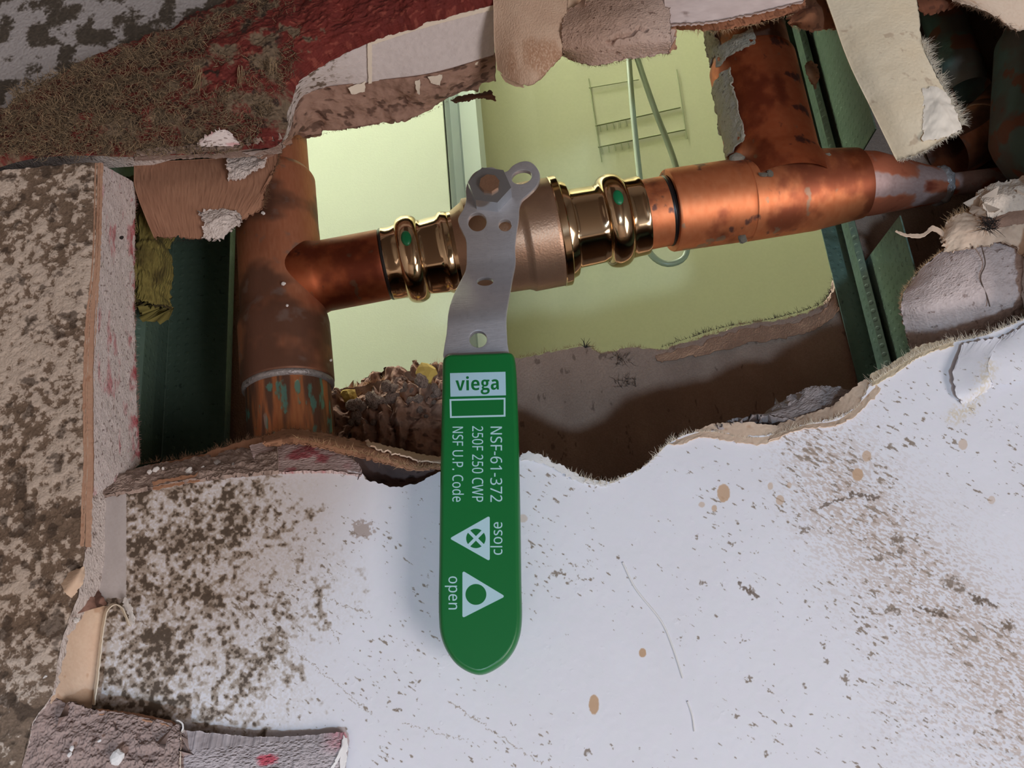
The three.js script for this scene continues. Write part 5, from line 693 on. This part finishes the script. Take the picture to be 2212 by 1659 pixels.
{ // right flap of board, bulging inwards under its torn paper
  const g = tag(group('drywall_flap'), 'bulging white gypsum flap with torn tan paper right of the opening', 'drywall flap');
  mesh('gypsum_face', sheet([[[1962, 612, -0.0300], [2000, 572, -0.0290], [2045, 535, -0.0270], [2120, 500, -0.0250], [2200, 480, -0.0240], [2300, 470, -0.0240]], [[1950, 640, -0.0260], [2000, 615, -0.0220], [2060, 590, -0.0200], [2130, 570, -0.0180], [2200, 560, -0.0180], [2300, 550, -0.0180]], [[1946, 665, -0.0260], [2000, 662, -0.0200], [2060, 652, -0.0180], [2130, 645, -0.0170], [2200, 640, -0.0170], [2300, 630, -0.0170]], [[1954, 705, -0.0320], [2000, 700, -0.0270], [2060, 692, -0.0250], [2130, 680, -0.0230], [2200, 665, -0.0220], [2300, 650, -0.0220]], [[1968, 768, -0.0420], [2010, 765, -0.0380], [2065, 752, -0.0350], [2130, 735, -0.0330], [2200, 705, -0.0310], [2300, 690, -0.0310]]], { nu: 130, nv: 90, jag: 0.001, sides: 'tl', thick: 0.004, relief: (p, i) => (fbm(p.x * 140, p.y * 140, 127, 4) - 0.5) * 0.0014 + sst(0.55, 0.75, i) * (fbm(p.x * 500, p.y * 600, 137, 4) - 0.5) * 0.003 }), mat(T.gypsum, { color: 0xfff4f2, bumpScale: 0.0006 }), g);
  mesh('torn_paper', sheet([[[2032, 508, -0.0250], [2060, 470, -0.0240], [2110, 452, -0.0230], [2160, 446, -0.0220], [2230, 436, -0.0210], [2300, 430, -0.0210]], [[2034, 522, -0.0220], [2070, 500, -0.0190], [2120, 490, -0.0170], [2170, 480, -0.0160], [2230, 470, -0.0150], [2300, 465, -0.0150]], [[2042, 545, -0.0240], [2080, 540, -0.0200], [2130, 530, -0.0180], [2170, 525, -0.0170], [2230, 560, -0.0160], [2300, 560, -0.0160]]], { nu: 90, nv: 40, jag: 0.0018, thick: 0.0007, relief: p => (fbm(p.x * 150, p.y * 150, 147, 4) - 0.5) * 0.004 }), M.beige, g);
  mesh('grey_fold', sheet([[[2115, 455, -0.0200], [2160, 448, -0.0180], [2230, 438, -0.0160]], [[2125, 485, -0.0160], [2160, 478, -0.0140], [2230, 466, -0.0130]], [[2130, 500, -0.0160], [2155, 492, -0.0150], [2230, 480, -0.0140]]], { nu: 40, nv: 14, jag: 0.0012, thick: 0.0006 }), mat(T.rear, { color: 0xfff0ea }), g);
  const pt = [[2042, 505], [2015, 492], [1995, 506], [1965, 508], [1945, 503], [1935, 498]];
  mesh('paper_sliver', sheet([pt.map(([x, y], i) => [x, y - 5 + i * 0.7, -0.024 + i * 0.001]), pt.map(([x, y], i) => [x, y + 8 - i * 1.4, -0.023 + i * 0.001])], { nu: 40, nv: 4, jag: 0.0006, thick: 0.0004 }), M.beige, g);
  const h = new Hairs(); for (let i = 0; i < 60; i++) h.hair(P(2137 + rr(-14, 14), 482 + rr(-12, 14), -0.014), new THREE.Vector3(rr(-1, 1), rr(-1, 1), rr(0, 0.6)), rr(0.003, 0.008), 0.00022, 0.9, 4); h.build('dark_fibres', M.fibreDark, g);
  fringe(g, [[1946, 665, -0.0260], [1950, 635, -0.0270], [1990, 580, -0.0290], [2040, 538, -0.0270]], 420, 0.0025, M.fibreTan, [-0.6, 0.5, 0.3]); fringe(g, [[2040, 505, -0.0240], [2070, 465, -0.0240], [2130, 450, -0.0230]], 260, 0.005, M.fibreTan, [-0.5, 0.7, 0.3]);
  // crack down the flap
  const cr = [[2120, 530], [2128, 570], [2118, 600], [2132, 640], [2138, 662]]; mesh('crack_ridge', new THREE.TubeGeometry(new THREE.CatmullRomCurve3(cr.map(([x, y]) => P(x, y, -0.0165))), 30, 0.00028, 5), M.rear, g);
}
// ------------------------------------------------------------------ the lit room beyond
{
  const xz = (px, z, py = 480) => [P(px, py, z).x, z];
  const a = xz(974, -0.36), b = xz(990, -0.40), c = xz(1008, -0.40), d = xz(1012, -0.385), e = xz(1050, -0.385);
  const arc = [], p0 = xz(1062, -0.41), p1 = xz(1190, -0.45); for (let i = 0; i <= 16; i++) { const t = i / 16; arc.push([p0[0] + (p1[0] - p0[0]) * (1 - Math.cos(t * Math.PI / 2)) * 0.9 + (p1[0] - p0[0]) * 0.1 * t, p0[1] + (p1[1] - p0[1]) * Math.sin(t * Math.PI / 2)]); }
  st(tag(strip('wall_pier', [[X0, -0.36], a, [a[0] + 0.001, -0.45]], M.paint, scene), 'bright pale green painted wall seen through the hole', 'wall'));
  const tr = struct('trim_2', 'pale bluish white upright trim at the end of the bright wall', 'trim');
  strip('casing', [[a[0] + 0.0012, -0.37], b, c], M.trim, tr); strip('casing_bead', [c, d, e, p0], M.trim, tr);
  st(tag(strip('wall_curved', [...arc, [p1[0] + 0.02, p1[1] - 0.004], [X1, p1[1] - 0.004]], M.olive, scene), 'olive green wall curving away on the right, its dimness partly in the colour', 'wall'));
  // shallow grille on that wall
  const g = tag(group('wall_grille'), 'faint painted grille on the olive wall behind the cord', 'grille'), zg = p1[1] - 0.0025;
  const bar = (x0, y0, x1, y1, r, name) => mesh(name, new THREE.TubeGeometry(new THREE.LineCurve3(P(x0, y0, zg), P(x1, y1, zg)), 1, r, 6), M.line, g);
  bar(1272, 170, 1300, 350, 0.0006, 'frame_bar'); bar(1462, 150, 1484, 300, 0.0005, 'frame_bar');
  bar(1272, 190, 1380, 172, 0.0005, 'grille_bar'); bar(1286, 272, 1470, 232, 0.0008, 'grille_bar'); bar(1292, 318, 1480, 280, 0.0008, 'grille_bar');
  for (let i = 0; i < 5; i++) { bar(1296 + i * 14, 270 - i * 3, 1298 + i * 14, 284 - i * 3, 0.0005, 'grille_tooth'); bar(1300 + i * 14, 316 - i * 3, 1302 + i * 14, 332 - i * 3, 0.0005, 'grille_tooth'); }
  const cd = tag(mesh('loop_cord', new THREE.TubeGeometry(new THREE.CatmullRomCurve3([[1350, -60], [1358, 120], [1368, 250], [1382, 385], [1392, 480], [1405, 548], [1440, 570], [1478, 556], [1482, 480], [1460, 360], [1412, 230], [1378, 130], [1340, 0], [1320, -60]].map(([x, y]) => P(x, y, -0.22))), 160, 0.0023, 10), M.tube), 'grey looped cord hanging behind the right press fitting', 'cord');
  const l = tag(group('ceiling_lamp'), 'long ceiling lamp in the room beyond', 'lamp');
  mesh('diffuser', box(-1.1, 0.1, 4.7, 4.715, -0.315, -0.155), new THREE.MeshStandardMaterial({ color: 0xffffff, emissive: new THREE.Color(0.97, 1, 0.9), emissiveIntensity: 2 }), l); mesh('housing', box(-1.11, 0.11, 4.715, 4.79, -0.325, -0.145), M.trim, l);
}
console.log('all built');
renderer.render(scene, camera);
